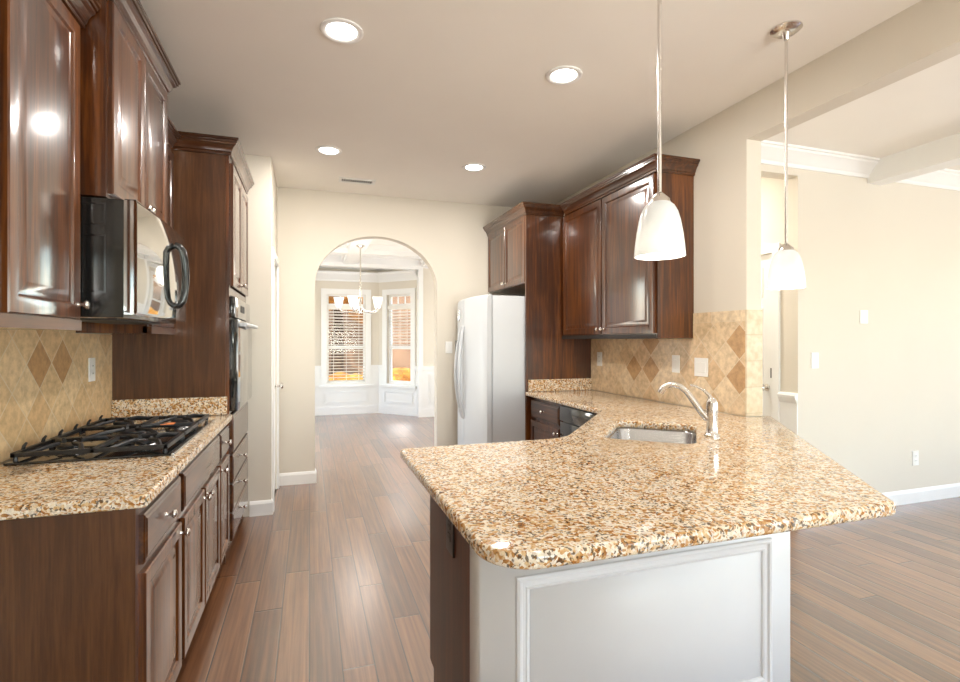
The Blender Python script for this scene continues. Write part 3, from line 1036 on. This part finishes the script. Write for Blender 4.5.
door(t, (XM - 0.02, YM0 + 0.021 + w, 1.90), UY, PX, w, 0.705, (0.025, 0.035))
obj('crown_moulding', MB().sweep([(XU - 0.03, YM0), (XM - 0.018, YM0), (XM - 0.018, YM1), (XU - 0.03, YM1)], crown_z(2.615), -1), M_WOODY, t, smooth=14)
t = upper_left(YM1 + 0.001, T0 - 0.002, XU, 1.40, 2.475, 'upper_cabinet', 'cherry upper cabinet half hidden between microwave and tall oven cabinet')
door(t, (XU - 0.02, YM1 + 0.02, 1.437), UY, PX, 0.44, 1.02, (0.03, 0.05))
obj('light_rail', MB().box(XU - 0.04, XU - 0.001, YM1 + 0.001, T0 - 0.002, 1.398, 1.4335), M_WOODY, t, smooth=0)
obj('crown_moulding', MB().sweep([(XU - 0.018, YM1 + 0.07), (XU - 0.018, T0 - 0.07)], crown_z(2.463), -1), M_WOODY, t, smooth=14)

# microwave
Z0, Z1 = 1.447, 1.88
XMB, XMF = -0.645, -0.59
t = thing('microwave', (XMB - 0.2, (YM0 + YM1) / 2, Z0), 'black over-the-range microwave with arched door handle', 'microwave')
obj('body', MB().box(XW + 0.02, XMB - 0.001, YM0 + 0.004, YM1 - 0.004, Z0, Z1, 0.004), M_BLACK, t, smooth=30)
m = MB()
for a0, a1, b0, b1 in ((-0.80, -0.70, Z0 + 0.09, Z0 + 0.30), (-0.80, -0.70, Z0 + 0.335, Z0 + 0.415)):
    for e in (0,):
        m.absorb(plate([rect(a0, a1, b0, b1), rect(a0 + 0.006, a1 - 0.006, b0 + 0.006, b1 - 0.006)], 0.003, 0, upright_y(YM0 + 0.001)).b)
obj('side_embossing', m, M_BLACK, t, smooth=0)
# gently bowed door
rows = []
N = 16
for z in (Z0 + 0.012, Z0 + 0.022, Z1 - 0.012, Z1 - 0.002):
    e = 0.006 if z in (Z0 + 0.012, Z1 - 0.002) else 0
    pts = [(XMB, YM0 + 0.002, z), ]
    for k in range(N + 1):
        s = k / N
        pts.append((XMF - 0.012 - e + 0.012 * (1 - (2 * s - 1) ** 2) + 0.0, YM0 + 0.002 + s * (YM1 - YM0 - 0.004), z))
    pts.append((XMB, YM1 - 0.002, z))
    rows.append(pts)
d = obj('door', MB().loops(rows), M_MIRROR, t, smooth=35)
yh = YM1 - 0.33
hp = [(XMF + 0.0, yh + 0.05, Z0 + 0.075), (XMF + 0.018, yh + 0.05, Z0 + 0.08), (XMF + 0.032, yh + 0.053, Z0 + 0.10), (XMF + 0.039, yh + 0.058, Z0 + 0.15), (XMF + 0.042, yh + 0.06, Z0 + 0.215), (XMF + 0.039, yh + 0.058, Z0 + 0.28), (XMF + 0.032, yh + 0.053, Z0 + 0.33), (XMF + 0.018, yh + 0.05, Z0 + 0.35), (XMF + 0.0, yh + 0.05, Z0 + 0.355)]
obj('handle', MB().tube(hp, 0.016, 12), M_BLACK, d, smooth=60)
obj('vent_grille', MB().box(XMB - 0.25, XMB - 0.05, YM0 + 0.1, YM1 - 0.1, Z0 - 0.006, Z0 - 0.0005), M_SLOT, t, smooth=0)
obj('top_strip', MB().box(XMB, XMF - 0.018, YM0 + 0.01, YM1 - 0.01, Z1 - 0.0015, Z1 + 0.003), M_BLACK, t, smooth=0)

# left tile
props(obj('tile_backsplash', plate([[(1.0, CT + 0.0005), (3.474, CT + 0.0005), (3.474, 1.397), (YM1 - 0.003, 1.397), (YM1 - 0.003, 1.444), (YM0 + 0.003, 1.444), (YM0 + 0.003, 1.397), (1.0, 1.397)]], 0.0105, 0, upright_x(XW + 0.0005)), M_TILEL, smooth=0),
      'travertine diamond tile backsplash behind the cooktop', 'backsplash')

# ---------------------------------------------------------------- cooktop
K0, K1, KX0, KX1 = 2.285, 3.2, -1.04, -0.505
t = thing('cooktop', ((KX0 + KX1) / 2, (K0 + K1) / 2, CT), 'black five burner gas cooktop set into granite counter', 'cooktop')
m = MB()
m.box(KX0, KX1, K0, K1, CT + 0.0005, CT + 0.010, 0.004)
obj('tray', m, M_BLACK, t, smooth=30)
m = MB()
m.box(KX1 - 0.006, KX1 + 0.004, K0 - 0.003, K1 + 0.003, CT + 0.0005, CT + 0.011, 0.002)
obj('steel_edge', m, M_STEEL, t, smooth=30)
burners = [(-0.90, K0 + 0.16, 0.042), (-0.64, K0 + 0.16, 0.036), (-0.77, (K0 + K1) / 2, 0.056), (-0.90, K1 - 0.16, 0.036), (-0.64, K1 - 0.16, 0.042)]
for x, y, r in burners:
    b = obj('burner', MB().lathe([(r + 0.03, 0), (r + 0.026, 0.004), (r + 0.004, 0.006), (r, 0.016), (r * 0.9, 0.018)], (x, y, CT + 0.0105), seg=24), M_STEEL, t, smooth=40)
    obj('burner_cap', MB().lathe([(r * 0.96, 0.0), (r, 0.004), (r * 0.94, 0.01), (r * 0.5, 0.012)], (x, y, CT + 0.0292), seg=24), M_IRON, b, smooth=40)
for g in range(3):
    a0 = K0 + 0.012 + g * (K1 - K0 - 0.024) / 3
    a1 = a0 + (K1 - K0 - 0.024) / 3 - 0.006
    x0, x1 = KX0 + 0.015, KX1 - 0.02
    zb, zt = CT + 0.026, CT + 0.043
    m = MB()
    bar = 0.0085
    for y in (a0 + bar, a1 - bar):
        m.box(x0, x1, y - bar, y + bar, zb, zt, 0.003)
    for x in (x0 + bar, x1 - bar):
        m.box(x - bar, x + bar, a0, a1, zb, zt, 0.003)
    for x in (x0 + 0.012, x1 - 0.012):
        for y in (a0 + 0.012, a1 - 0.012):
            m.cyl((x, y, CT + 0.0105), (x, y, zb + 0.004), 0.008, 10, 0.007)
    yc = (a0 + a1) / 2
    centers = [-0.90, -0.64] if g != 1 else [-0.77]
    if g != 1:
        xm = (x0 + x1) / 2
        m.box(xm - bar, xm + bar, a0, a1, zb, zt, 0.003)
    for cx in centers:
        for k in range(4):
            ang = PI / 4 + k * PI / 2
            d = Vector((math.cos(ang), math.sin(ang)))
            lx = 0.125 if g != 1 else 0.2
            far = Vector((cx, yc)) + Vector((d.x * lx * 1.0, d.y * 0.2))
            far.x = min(max(far.x, x0 + 0.01), x1 - 0.01)
            far.y = min(max(far.y, a0 + 0.008), a1 - 0.008)
            near = Vector((cx, yc)) + d * 0.035
            mid = (far + near) / 2 + Vector((-d.y, d.x)) * 0.012
            m.tube([(far.x, far.y, zb + 0.006), (mid.x, mid.y, zt + 0.004), (near.x, near.y, zt + 0.006), (near.x + d.x * 0.01, near.y + d.y * 0.01, zt + 0.014)], [0.0095, 0.009, 0.0085, 0.005], 8)
    for y in (a0 + 0.07, a1 - 0.07):
        for x in (x0 + bar,):
            m.tube([(x, y, zt - 0.004), (x + 0.004, y, zt + 0.012), (x + 0.012, y, zt + 0.024)], [0.007, 0.006, 0.004], 8)
    obj('grate', m, M_IRON, t, smooth=45)
# small orange slip lying on the far grate
m = MB()
m.box(-0.70, -0.625, 2.83, 2.88, CT + 0.0435, CT + 0.0465)
obj('paper_slip', m, M_ORANGE, label='small orange paper slip lying on the far end of the cooktop', cat='paper', smooth=0)

# ---------------------------------------------------------------- right side: fridge, cabinets
XPN = 1.80
t = thing('refrigerator_cabinet', (2.1, 4.69, 1.87), 'cherry cabinet with two small doors above the white refrigerator', 'cabinet')
obj('carcass', MB().box(XPN + 0.02, XR - 0.003, 4.193, YB - 0.004, 1.87, 2.48), M_WOOD, t, smooth=0)
obj('side_panel', MB().box(XPN + 0.004, XR - 0.003, YP, YP + 0.02, 0.0, 2.48), M_WOOD, t, smooth=0)
w = 0.49
door(t, (XPN + 0.02, 4.197 + w, 1.875), (0, -1, 0), NX, w, 0.598, (w - 0.475, 0.04), f=0.05)
door(t, (XPN + 0.02, 4.197 + 2 * w + 0.006, 1.875), (0, -1, 0), NX, w, 0.598, (w - 0.015, 0.04), f=0.05)
obj('crown_moulding', MB().sweep([(XPN + 0.008, YB - 0.004), (XPN + 0.008, YP), (2.164, YP)], crown_z(2.468), -1), M_WOODY, t, smooth=14)

XU2 = 2.149
UY0, UY1 = 2.85, 4.170
t = thing('upper_cabinet', (2.3, 3.5, 1.37), 'cherry two door upper cabinet on the tiled right wall', 'cabinet')
obj('carcass', MB().box(XU2 + 0.02, XR - 0.003, UY0, UY1, 1.378, 2.48), M_WOOD, t, smooth=0)
w = (UY1 - UY0 - 0.05) / 2
door(t, (XU2 + 0.02, UY0 + 0.018 + w, 1.41), (0, -1, 0), NX, w, 1.055, (0.026, 0.04))
door(t, (XU2 + 0.02, UY0 + 0.03 + 2 * w, 1.41), (0, -1, 0), NX, w, 1.055, (w - 0.026, 0.04))
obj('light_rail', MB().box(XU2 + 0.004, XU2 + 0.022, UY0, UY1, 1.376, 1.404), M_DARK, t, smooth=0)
obj('crown_moulding', MB().sweep([(XU2 + 0.01, UY1 - 0.062), (XU2 + 0.01, UY0), (XR - 0.003, UY0)], crown_z(2.470), -1), M_WOODY, t, smooth=14)

# fridge
t = thing('refrigerator', (1.9, 4.67, 0), 'white side-by-side refrigerator beneath cherry cabinet', 'refrigerator')
obj('body', MB().box(1.505, 2.38, 4.212, 5.13, 0.03, 1.755, 0.008), M_WHITEAPP, t, smooth=30)
obj('base_grille', MB().box(1.47, 1.504, 4.22, 5.12, 0.0, 0.075), M_GREYSEAL, t, smooth=0)


def bowed(y0, y1, z0, z1):
    c, hw = 4.671, 0.46
    rows = []
    for z, e in ((z0, 0.008), (z0 + 0.008, 0), (z1 - 0.03, 0), (z1 - 0.008, 0.01), (z1, 0.03)):
        pts = [(1.498, y0, z)]
        for k in range(13):
            y = y0 + (y1 - y0) * k / 12
            x = 1.45 - 0.058 * (1 - ((y - c) / hw) ** 2) + e
            if k in (0, 12):
                x += 0.008
            pts.append((x, y, z))
        pts.append((1.498, y1, z))
        rows.append(pts)
    return MB().loops(rows)


seal = MB().box(1.4985, 1.5045, 4.225, 5.12, 0.09, 1.745)
obj('door_gasket', seal, M_GREYSEAL, t, smooth=0)
dn = obj('door', bowed(4.212, 4.726, 0.085, 1.765), M_WHITEAPP, t, smooth=35)
df = obj('door', bowed(4.734, 5.13, 0.085, 1.765), M_WHITEAPP, t, smooth=35)
for d, y, sg in ((dn, 4.70, -1), (df, 4.76, 1)):
    pts = []
    for k in range(13):
        s = k / 12
        bow = math.sin(PI * s)
        pts.append((1.392 - 0.055 * bow ** 0.7, y + sg * 0.028 * bow, 0.62 + s * 0.88))
    obj('handle', MB().tube(pts, [0.010 + 0.006 * math.sin(PI * k / 12) for k in range(13)], 12), M_WHITEAPP, d, smooth=60)
m = MB()
ring = [(1.385 - 0.012 * (1 if True else 0), 4.80 + 0.022 * math.cos(2 * PI * k / 20), 1.60 + 0.06 * math.sin(2 * PI * k / 20)) for k in range(21)]
m.tube(ring, 0.006, 8)
obj('oval_badge', m, M_CHROME, df, smooth=60)
obj('water_dispenser', MB().box(1.398, 1.44, 4.86, 5.03, 1.08, 1.36), M_BPLASTIC, df, smooth=0)

# base units on the right, fronts face -x
XB = 1.85
t = thing('drawer_base_cabinet', (2.1, 3.87, 0), 'dark cherry base cabinet with drawer and door beside the refrigerator', 'cabinet')
obj('carcass', MB().box(XB, XR - 0.012, 3.585, YP - 0.001, 0.1, 0.874), M_WOOD, t, smooth=0)
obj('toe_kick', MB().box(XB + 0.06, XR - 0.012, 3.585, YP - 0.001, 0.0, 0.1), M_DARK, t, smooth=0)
drawer(t, (XB, YP - 0.03, 0.70), (0, -1, 0), NX, 0.54, 0.148)
door(t, (XB, YP - 0.03, 0.125), (0, -1, 0), NX, 0.54, 0.55, (0.51, 0.51))
t = thing('dishwasher', (2.1, 3.28, 0), 'black dishwasher under granite counter beside the dark drawer cabinet', 'dishwasher')
obj('body', MB().box(XB + 0.005, XR - 0.012, 2.985, 3.58, 0.1, 0.872), M_BPLASTIC, t, smooth=0)
obj('door', MB().box(XB - 0.02, XB + 0.004, 2.988, 3.577, 0.11, 0.742, 0.005), M_BGLASS, t, smooth=30)
p = obj('control_panel', MB().box(XB - 0.024, XB + 0.004, 2.988, 3.577, 0.75, 0.862, 0.006), M_BGLASS, t, smooth=30)
obj('toe_kick', MB().box(XB + 0.05, XB + 0.1, 2.99, 3.575, 0, 0.1), M_BPLASTIC, t, smooth=0)

# corner sink cabinet (open topped) and its diagonal doors
D = Vector((0.657, 0.754)).normalized()
Pp = Vector((D.y, -D.x))
t = thing('sink_cabinet', (1.75, 2.4, 0), 'diagonal cherry corner cabinet below the sink', 'cabinet')
q0 = Vector((1.12, 2.15)) + Pp * 0.05
q1 = Vector((1.80, 2.93)) + Pp * 0.05
a = q0 + D * 0.08
b = q1 - D * 0.02
mid = (a + b) / 2
L = (b - a).length
m = MB()
m.obox(mid, D, Pp, L / 2, 0.01, 0.1, 0.874)
m.obox(mid + Pp * 0.06, D, Pp, L / 2, 0.006, 0.0, 0.1)
obj('carcass', m, M_WOOD, t, smooth=0)
for k in range(2):
    w = L / 2 - 0.03
    o = a + D * (0.02 + k * (w + 0.015)) - Pp * 0.0105
    o2 = o + D * w
    door(t, (o2.x, o2.y, 0.125), (-D.x, -D.y, 0), (-Pp.x, -Pp.y, 0), w, 0.70, (w - 0.025 if k else 0.025, 0.65))

# peninsula cabinet, its end panel faces the aisle
XE = 0.455
t = thing('peninsula_cabinet', (0.8, 1.75, 0), 'dark cherry cabinet with end panel under the left of the granite peninsula', 'cabinet')
obj('end_panel', MB().loops([[(XE, 1.476, 0.0), (XE, 1.945, 0.0), (XE, 1.945, 0.1), (XE, 2.01, 0.1), (XE, 2.01, 0.874), (XE, 1.476, 0.874)],
                             [(XE + 0.02, 1.476, 0.0), (XE + 0.02, 1.945, 0.0), (XE + 0.02, 1.945, 0.1), (XE + 0.02, 2.01, 0.1), (XE + 0.02, 2.01, 0.874), (XE + 0.02, 1.476, 0.874)]]), M_PENEND, t, smooth=0)
obj('carcass', MB().box(XE + 0.021, 1.15, 1.478, 2.01, 0.1, 0.874), M_WOOD, t, smooth=0)
obj('toe_kick', MB().box(XE + 0.021, 1.15, 1.478, 1.945, 0.0, 0.1), M_DARK, t, smooth=0)
for k in range(2):
    drawer(t, (XE + 0.02 + 0.335 * (k + 1) + 0.005 * k, 2.01, 0.70), NX, UY, 0.33, 0.148, mat=M_WOODX)
    door(t, (XE + 0.02 + 0.335 * (k + 1) + 0.005 * k, 2.01, 0.125), NX, UY, 0.33, 0.55, (0.03, 0.51))

# white panelled bar wall
FY = 1.377
t = thing('bar_wall', (1.0, 1.42, 0), 'white panelled knee wall carrying the bar side of the granite peninsula', 'bar wall')
xr = 1.60
e = Vector((0.64, 0.77)).normalized()
far = Vector((xr, FY)) + e * 1.22
nn = Vector((-e.y, e.x))
pl = [(XE, FY), (xr, FY), tuple(far), tuple(far + nn * 0.1), (xr - 0.05, FY + 0.098), (XE, FY + 0.098)]
obj('panel', plate([pl], 0.875, 0, Matrix.Identity(4)), M_PANEL, t, smooth=0)
m = MB()
fx0, fx1, fz0, fz1 = 0.562, 1.512, 0.17, 0.685


def frame_loop(mb, x0, x1, z0, z1, prof, y):
    rows = []
    for ins, out in prof:
        rows.append([(x0 + ins, y - out, z0 + ins), (x1 - ins, y - out, z0 + ins), (x1 - ins, y - out, z1 - ins), (x0 + ins, y - out, z1 - ins)])
    mb.loops(rows, False, False)


frame_loop(m, fx0, fx1, fz0, fz1, [(0, 0), (0.002, 0.008), (0.009, 0.012), (0.016, 0.010), (0.02, 0.004), (0.03, 0.004), (0.034, 0.007), (0.04, 0.005), (0.044, 0.0)], FY - 0.0005)
obj('panel_moulding', m, M_PANEL, t, smooth=25)
m = MB()
m.sweep([(XE, FY + 0.098), (XE, FY), (xr, FY), tuple(far)], [(0, 0.0), (0.014, 0.0), (0.014, 0.1), (0.006, 0.115), (0, 0.115)], -1)
obj('base_trim', m, M_PANEL, t, smooth=25)

# granite peninsula and corner counter
SC = Vector((1.62, 2.17))
SL, SW = 0.275, 0.20
corner = lambda a, b: (SC.x + D.x * a + Pp.x * b, SC.y + D.y * a + Pp.y * b)
hole = fillet([(*corner(-SL, -SW), 0.06), (*corner(SL, -SW), 0.06), (*corner(SL, SW), 0.06), (*corner(-SL, SW), 0.06)])
out = fillet([(0.357, 0.995, 0.12), (1.55, 0.995, 0.045), (2.625, 2.388), (2.60, YE - 0.014), (XR - 0.014, YE - 0.014), (XR - 0.014, YP - 0.002), (1.80, YP - 0.002), (1.80, 2.93, 0.22), (1.12, 2.15, 0.22), (0.355, 2.15, 0.03)])
t = thing('countertop', (1.3, 2.0, 0.876), 'speckled gold granite peninsula countertop with clipped corner and sink cutout', 'countertop')
obj('slab', plate([out, hole], 0.038, 0.012, Matrix.Translation((0, 0, 0.876))), M_GRAN, t, smooth=50)
obj('splash', MB().box(XPN + 0.02, XR - 0.014, YP - 0.022, YP - 0.0015, CT + 0.0005, 1.018, 0.003), M_GRAN, t, smooth=0)

# stainless sink hung beneath the cutout
t = thing('sink', (SC.x, SC.y, 0.69), 'stainless steel undermount sink sunk into the peninsula counter', 'sink')


def ring_at(grow, z, r):
    return [(x, y, z) for x, y in fillet([(*corner(-SL - grow, -SW - grow), r), (*corner(SL + grow, -SW - grow), r), (*corner(SL + grow, SW + grow), r), (*corner(-SL - grow, SW + grow), r)])]


rows = [ring_at(0.03, 0.8745, 0.07), ring_at(0.004, 0.8745, 0.065), ring_at(0.0, 0.868, 0.062), ring_at(-0.012, 0.72, 0.06), ring_at(-0.03, 0.70, 0.05), ring_at(-0.09, 0.694, 0.04)]
m = MB().loops(rows, False, True)
obj('bowl', m, M_STEEL, t, smooth=60)
obj('drain', MB().lathe([(0.045, 0.694), (0.043, 0.697), (0.03, 0.6965), (0.028, 0.6955)], (SC.x, SC.y, 0.0008), seg=24), M_CHROME, t, smooth=40)

# faucet
fx, fy = 1.797, 1.963
fd = Vector((-Pp.x, -Pp.y))
at = lambda s, z: (fx + fd.x * s, fy + fd.y * s, z)
t = thing('faucet', (fx, fy, CT), 'brushed nickel pull-out faucet standing behind the sink', 'faucet')
obj('body', MB().lathe([(0.034, 0), (0.034, 0.006), (0.026, 0.012), (0.024, 0.05), (0.025, 0.09), (0.027, 0.12), (0.025, 0.155), (0.018, 0.175), (0.006, 0.183)], (fx, fy, CT + 0.0005), seg=24), M_NICKEL, t, smooth=50)
sp = [at(0.0, 0.985), at(0.025, 1.0), at(0.05, 1.03), at(0.08, 1.075), at(0.11, 1.118), at(0.14, 1.143), at(0.17, 1.152), at(0.198, 1.145), at(0.218, 1.128), at(0.228, 1.108)]
obj('spout', MB().tube(sp, [0.016, 0.016, 0.0155, 0.0145, 0.014, 0.014, 0.014, 0.0145, 0.0165, 0.0165], 14), M_NICKEL, t, smooth=60)
obj('lever', MB().tube([at(-0.004, 1.075), at(0.012, 1.105), at(0.035, 1.128), at(0.07, 1.146), at(0.095, 1.152)], [0.012, 0.009, 0.006, 0.005, 0.0055], 10, 1.4), M_NICKEL, t, smooth=60)

# right tile: wall piece and the wrap on the wall's end
pl = [(YE + 0.0002, CT + 0.0005), (YP - 0.0015, CT + 0.0005), (YP - 0.0015, 1.375), (UY0 - 0.003, 1.375), (UY0 - 0.003, 1.545), (YE + 0.0002, 1.545)]
m = plate([pl], 0.0105, 0, upright_x(XR - 0.011))
t = thing('tile_backsplash', (XR, 3.3, CT), 'travertine diamond tile backsplash behind the sink', 'backsplash')
obj('wall_tiles', m, M_TILER, t, smooth=0)
tt = NT('pale_border_tile')
pz = tt.n('SeparateXYZ', Vector=tt.n('NewGeometry').outputs['Position'])
fz = tt.math('FRACT', tt.math('DIVIDE', tt.math('SUBTRACT', pz.outputs[2], 0.93), 0.155))
ge = tt.math('LESS_THAN', fz, 0.025)
nz = tt.n('TexNoise', Vector=tt.coords('World'), Scale=22.0, Detail=5.0)
cc = tt.ramp(nz.outputs[0], [(0.35, srgb(204, 184, 150)), (0.65, srgb(224, 208, 180))])
tt.pbr(Base_Color=tt.mix(ge, cc, srgb(190, 172, 140)), Roughness=0.4)
obj('end_tiles', MB().box(XR - 0.011, XR + 0.11, YE - 0.011, YE - 0.0005, CT + 0.0005, 1.545), tt.m, t, smooth=0)

# ---------------------------------------------------------------- ceiling lamps
def can(x, y):
    t = thing('recessed_light', (x, y, H), 'x', 'ceiling light', 'recessed ceiling lights')
    obj('trim_ring', MB().lathe([(0.098, -0.0005), (0.098, -0.006), (0.09, -0.010), (0.076, -0.008), (0.07, -0.002)], (x, y, H), seg=32), M_TRIM, t, smooth=50)
    obj('lens', MB().lathe([(0.068, -0.0025), (0.066, -0.006), (0.03, -0.0085)], (x, y, H), seg=32), M_LENS, t, smooth=50)
    return t


CANS = [(0.143, 2.48, 'recessed ceiling light above the cooktop side, the largest in view'), (1.311, 2.516, 'recessed ceiling light above the sink side, nearer the pendants'),
        (0.14, 4.07, 'recessed ceiling light beside the ceiling vent, before the arch'), (1.298, 4.086, 'recessed ceiling light nearest the refrigerator')]
c0 = can(*CANS[0][:2])
CANS.append((3.05, 3.9, 'unseen recessed light added to brighten the hall behind the living room opening'))  # out of view, added because the hall rendered too dark
for i, (x, y, lab) in enumerate(CANS):
    if i:
        r = dup(c0, (x, y, H), lab)
    else:
        c0['label'] = lab
    area('recessed_lamp', (x, y, H - 0.012), (0, 0, -1), 0.13, 0.13, 20 if x > 3 else 13, (1, 0.96, 0.91), 'DISK')


def pendant(x, y, zb, label):
    t = thing('pendant_lamp', (x, y, zb), label, 'pendant lamp', 'pendant lamps over the peninsula')
    obj('canopy', MB().lathe([(0.066, H - 0.0005), (0.066, H - 0.006), (0.05, H - 0.018), (0.02, H - 0.022), (0.012, H - 0.05), (0.009, H - 0.055)], (x, y, 0), seg=28), M_NICKEL, t, smooth=50)
    obj('rod', MB().cyl((x, y, zb + 0.19), (x, y, H - 0.05), 0.0065, 12), M_NICKEL, t, smooth=60)
    obj('cap', MB().lathe([(0.009, 1.815), (0.018, 1.806), (0.03, 1.795), (0.035, 1.777), (0.035, 1.770)], (x, y, zb - 1.61), seg=24), M_NICKEL, t, smooth=50)
    outer = [(0.034, 1.782), (0.046, 1.771), (0.056, 1.752), (0.064, 1.724), (0.071, 1.685), (0.076, 1.645), (0.079, 1.61)]
    inner = [(r - 0.004, z) for r, z in reversed(outer)]
    obj('shade', MB().lathe(outer + inner, (x, y, zb - 1.61), seg=36, cap0=False, cap1=False), M_SHADE, t, smooth=60)
    obj('bulb', MB().lathe([(0.012, 1.768), (0.014, 1.74), (0.026, 1.715), (0.03, 1.695), (0.024, 1.672), (0.008, 1.662)], (x, y, zb - 1.61), seg=20), M_BULB, t, smooth=60)
    return t


PENDS = [(1.065, 1.39, 1.632, 'nearer pendant lamp with white bell shade, in front of the cherry cabinet'), (2.09, 1.82, 1.605, 'farther pendant lamp with white bell shade, in front of the living room wall')]
for p in PENDS:
    pendant(*p)
for x, y, z, _ in PENDS:
    d = bpy.data.lights.new('pendant_bulb', 'POINT')
    d.energy = 1.6
    d.color = (1, 0.93, 0.84)
    d.shadow_soft_size = 0.03
    o = bpy.data.objects.new('pendant_bulb', d)
    o.location = (x, y, z + 0.03)
    C.objects.link(o)

# ceiling vent
t = thing('ceiling_vent', (0.41, 4.765, H), 'small white louvred air vent in the ceiling before the arch', 'vent')
m = plate([rect(0.25, 0.57, 4.70, 4.83), rect(0.275, 0.545, 4.725, 4.805)], 0.008, 0, Matrix.Translation((0, 0, H - 0.0085)))
obj('frame', m, M_PLASTIC, t, smooth=0)
obj('backing', MB().box(0.275, 0.545, 4.725, 4.805, H - 0.002, H - 0.0005), M_SLOT, t, smooth=0)
m = MB()
for k in range(14):
    x = 0.285 + k * 0.0192
    m.loops([[(x, 4.725, H - 0.008), (x + 0.003, 4.725, H - 0.008), (x + 0.009, 4.725, H - 0.003), (x + 0.006, 4.725, H - 0.003)],
             [(x, 4.805, H - 0.008), (x + 0.003, 4.805, H - 0.008), (x + 0.009, 4.805, H - 0.003), (x + 0.006, 4.805, H - 0.003)]])
obj('louvres', m, M_PLASTIC, t, smooth=0)

# chandelier in the dining room
cx, cy = 0.66, 7.2
t = thing('chandelier', (cx, cy, 1.75), 'white shaded chandelier hanging in the dining room beyond the arch', 'chandelier')
obj('canopy', MB().lathe([(0.06, 2.6615), (0.06, 2.65), (0.03, 2.63), (0.012, 2.62)], (cx, cy, 0), seg=20), M_NICKEL, t, smooth=50)
obj('rod', MB().cyl((cx, cy, 1.95), (cx, cy, 2.63), 0.009, 10), M_NICKEL, t)
obj('hub', MB().lathe([(0.008, 1.72), (0.02, 1.735), (0.012, 1.76), (0.03, 1.79), (0.036, 1.82), (0.014, 1.86), (0.02, 1.92), (0.01, 1.97)], (cx, cy, 0), seg=16), M_NICKEL, t, smooth=60)
for k in range(5):
    ang = 2 * PI * k / 5 + 0.5
    dx, dy = math.cos(ang), math.sin(ang)
    pts = [(cx + dx * r, cy + dy * r, z) for r, z in ((0.02, 1.80), (0.10, 1.755), (0.19, 1.745), (0.26, 1.765), (0.285, 1.80))]
    a = obj('arm', MB().tube(pts, 0.009, 8), M_NICKEL, t, smooth=60)
    px, py = cx + dx * 0.285, cy + dy * 0.285
    outer = [(0.022, 1.80), (0.04, 1.82), (0.052, 1.86), (0.06, 1.91), (0.07, 1.945)]
    obj('shade', MB().lathe(outer + [(r - 0.004, z) for r, z in reversed(outer)], (px, py, 0), seg=18, cap0=False, cap1=False), M_CSHADE, a, smooth=60)
    obj('bulb', MB().lathe([(0.012, 1.81), (0.022, 1.85), (0.024, 1.875), (0.008, 1.90)], (px, py, 0), seg=12), M_BULB, a, smooth=60)

d = bpy.data.lights.new('chandelier_bulbs', 'POINT')
d.energy = 9
d.color = (1, 0.94, 0.86)
d.shadow_soft_size = 0.25
o = bpy.data.objects.new('chandelier_bulbs', d)
o.location = (cx, cy, 2.05)
C.objects.link(o)

# ---------------------------------------------------------------- outlets and switches
def wallplate(name, c, n, u, w, h, label, cat, kindof, mat=M_PLASTIC, n_sock=1, group=None):
    c, n, u = Vector(c), Vector(n), Vector(u)
    t = thing(name, c, label, cat, group)
    up = Vector((0, 0, 1))

    def slab(mb, cc, a, b, d0, d1):
        rows = []
        for d, ins in ((d0, 0), (d1 - 0.0015, 0), (d1, 0.0015)):
            rows.append([cc + u * (sx * (a / 2 - ins)) + up * (sz * (b / 2 - ins)) + n * d for sx, sz in ((-1, -1), (1, -1), (1, 1), (-1, 1))])
        mb.loops(rows)
        return mb
    obj('plate', slab(MB(), c, w, h, 0.0005, 0.006), mat, t, smooth=0)
    if kindof == 'outlet':
        for dz in (-0.02, 0.02):
            s = obj('socket', slab(MB(), c + up * dz, 0.03, 0.026, 0.0062, 0.008), mat, t, smooth=0)
            m = MB()
            for du in (-0.006, 0.006):
                slab(m, c + up * dz + u * du, 0.002, 0.009, 0.0081, 0.0088)
            obj('slot', m, M_SLOT, s, smooth=0)
    elif kindof == 'switch':
        for k in range(n_sock):
            cc = c + u * ((k - (n_sock - 1) / 2) * 0.046)
            obj('rocker', slab(MB(), cc, 0.033, 0.066, 0.0062, 0.009), mat, t, smooth=0)
    elif kindof == 'thermostat':
        obj('screen', slab(MB(), c + up * 0.012, w * 0.6, h * 0.35, 0.0062, 0.009), M_PLASTIC, t, smooth=0)
    return t


wallplate('outlet', (XW + 0.011, 3.175, 1.212), PX, UY, 0.078, 0.122, 'white outlet on the tiled wall above the cooktop', 'outlet', 'outlet')
wallplate('outlet', (XR - 0.011, 4.02, 1.198), NX, UY, 0.078, 0.122, 'white outlet on the tiled wall in the far corner by the refrigerator panel', 'outlet', 'outlet')
wallplate('light_switch', (XR - 0.011, 3.015, 1.198), NX, UY, 0.078, 0.122, 'single white switch on the tiled wall, left of the double switch', 'light switch', 'switch')
wallplate('light_switch', (XR - 0.011, 2.768, 1.187), NX, UY, 0.122, 0.122, 'double white switch on the tiled wall behind the faucet', 'light switch', 'switch', n_sock=2)
wallplate('outlet', (XE, 1.69, 0.72), NX, UY, 0.09, 0.15, 'black outlet on the dark peninsula end panel', 'outlet', 'outlet', mat=M_BPLASTIC)
wallplate('thermostat', (4.238, YL, 1.553), (0, -1, 0), PX, 0.085, 0.105, 'white thermostat high on the living room wall', 'thermostat', 'thermostat')
wallplate('light_switch', (3.71, YL, 1.208), (0, -1, 0), PX, 0.075, 0.122, 'white switch on the living room wall next to the hall opening', 'light switch', 'switch')
wallplate('outlet', (4.845, YL, 0.372), (0, -1, 0), PX, 0.075, 0.122, 'white outlet low on the living room wall', 'outlet', 'outlet')
wallplate('light_switch', (1.375, YB, 1.29), (0, -1, 0), PX, 0.075, 0.122, 'white switch between the arch and the refrigerator', 'light switch', 'switch')
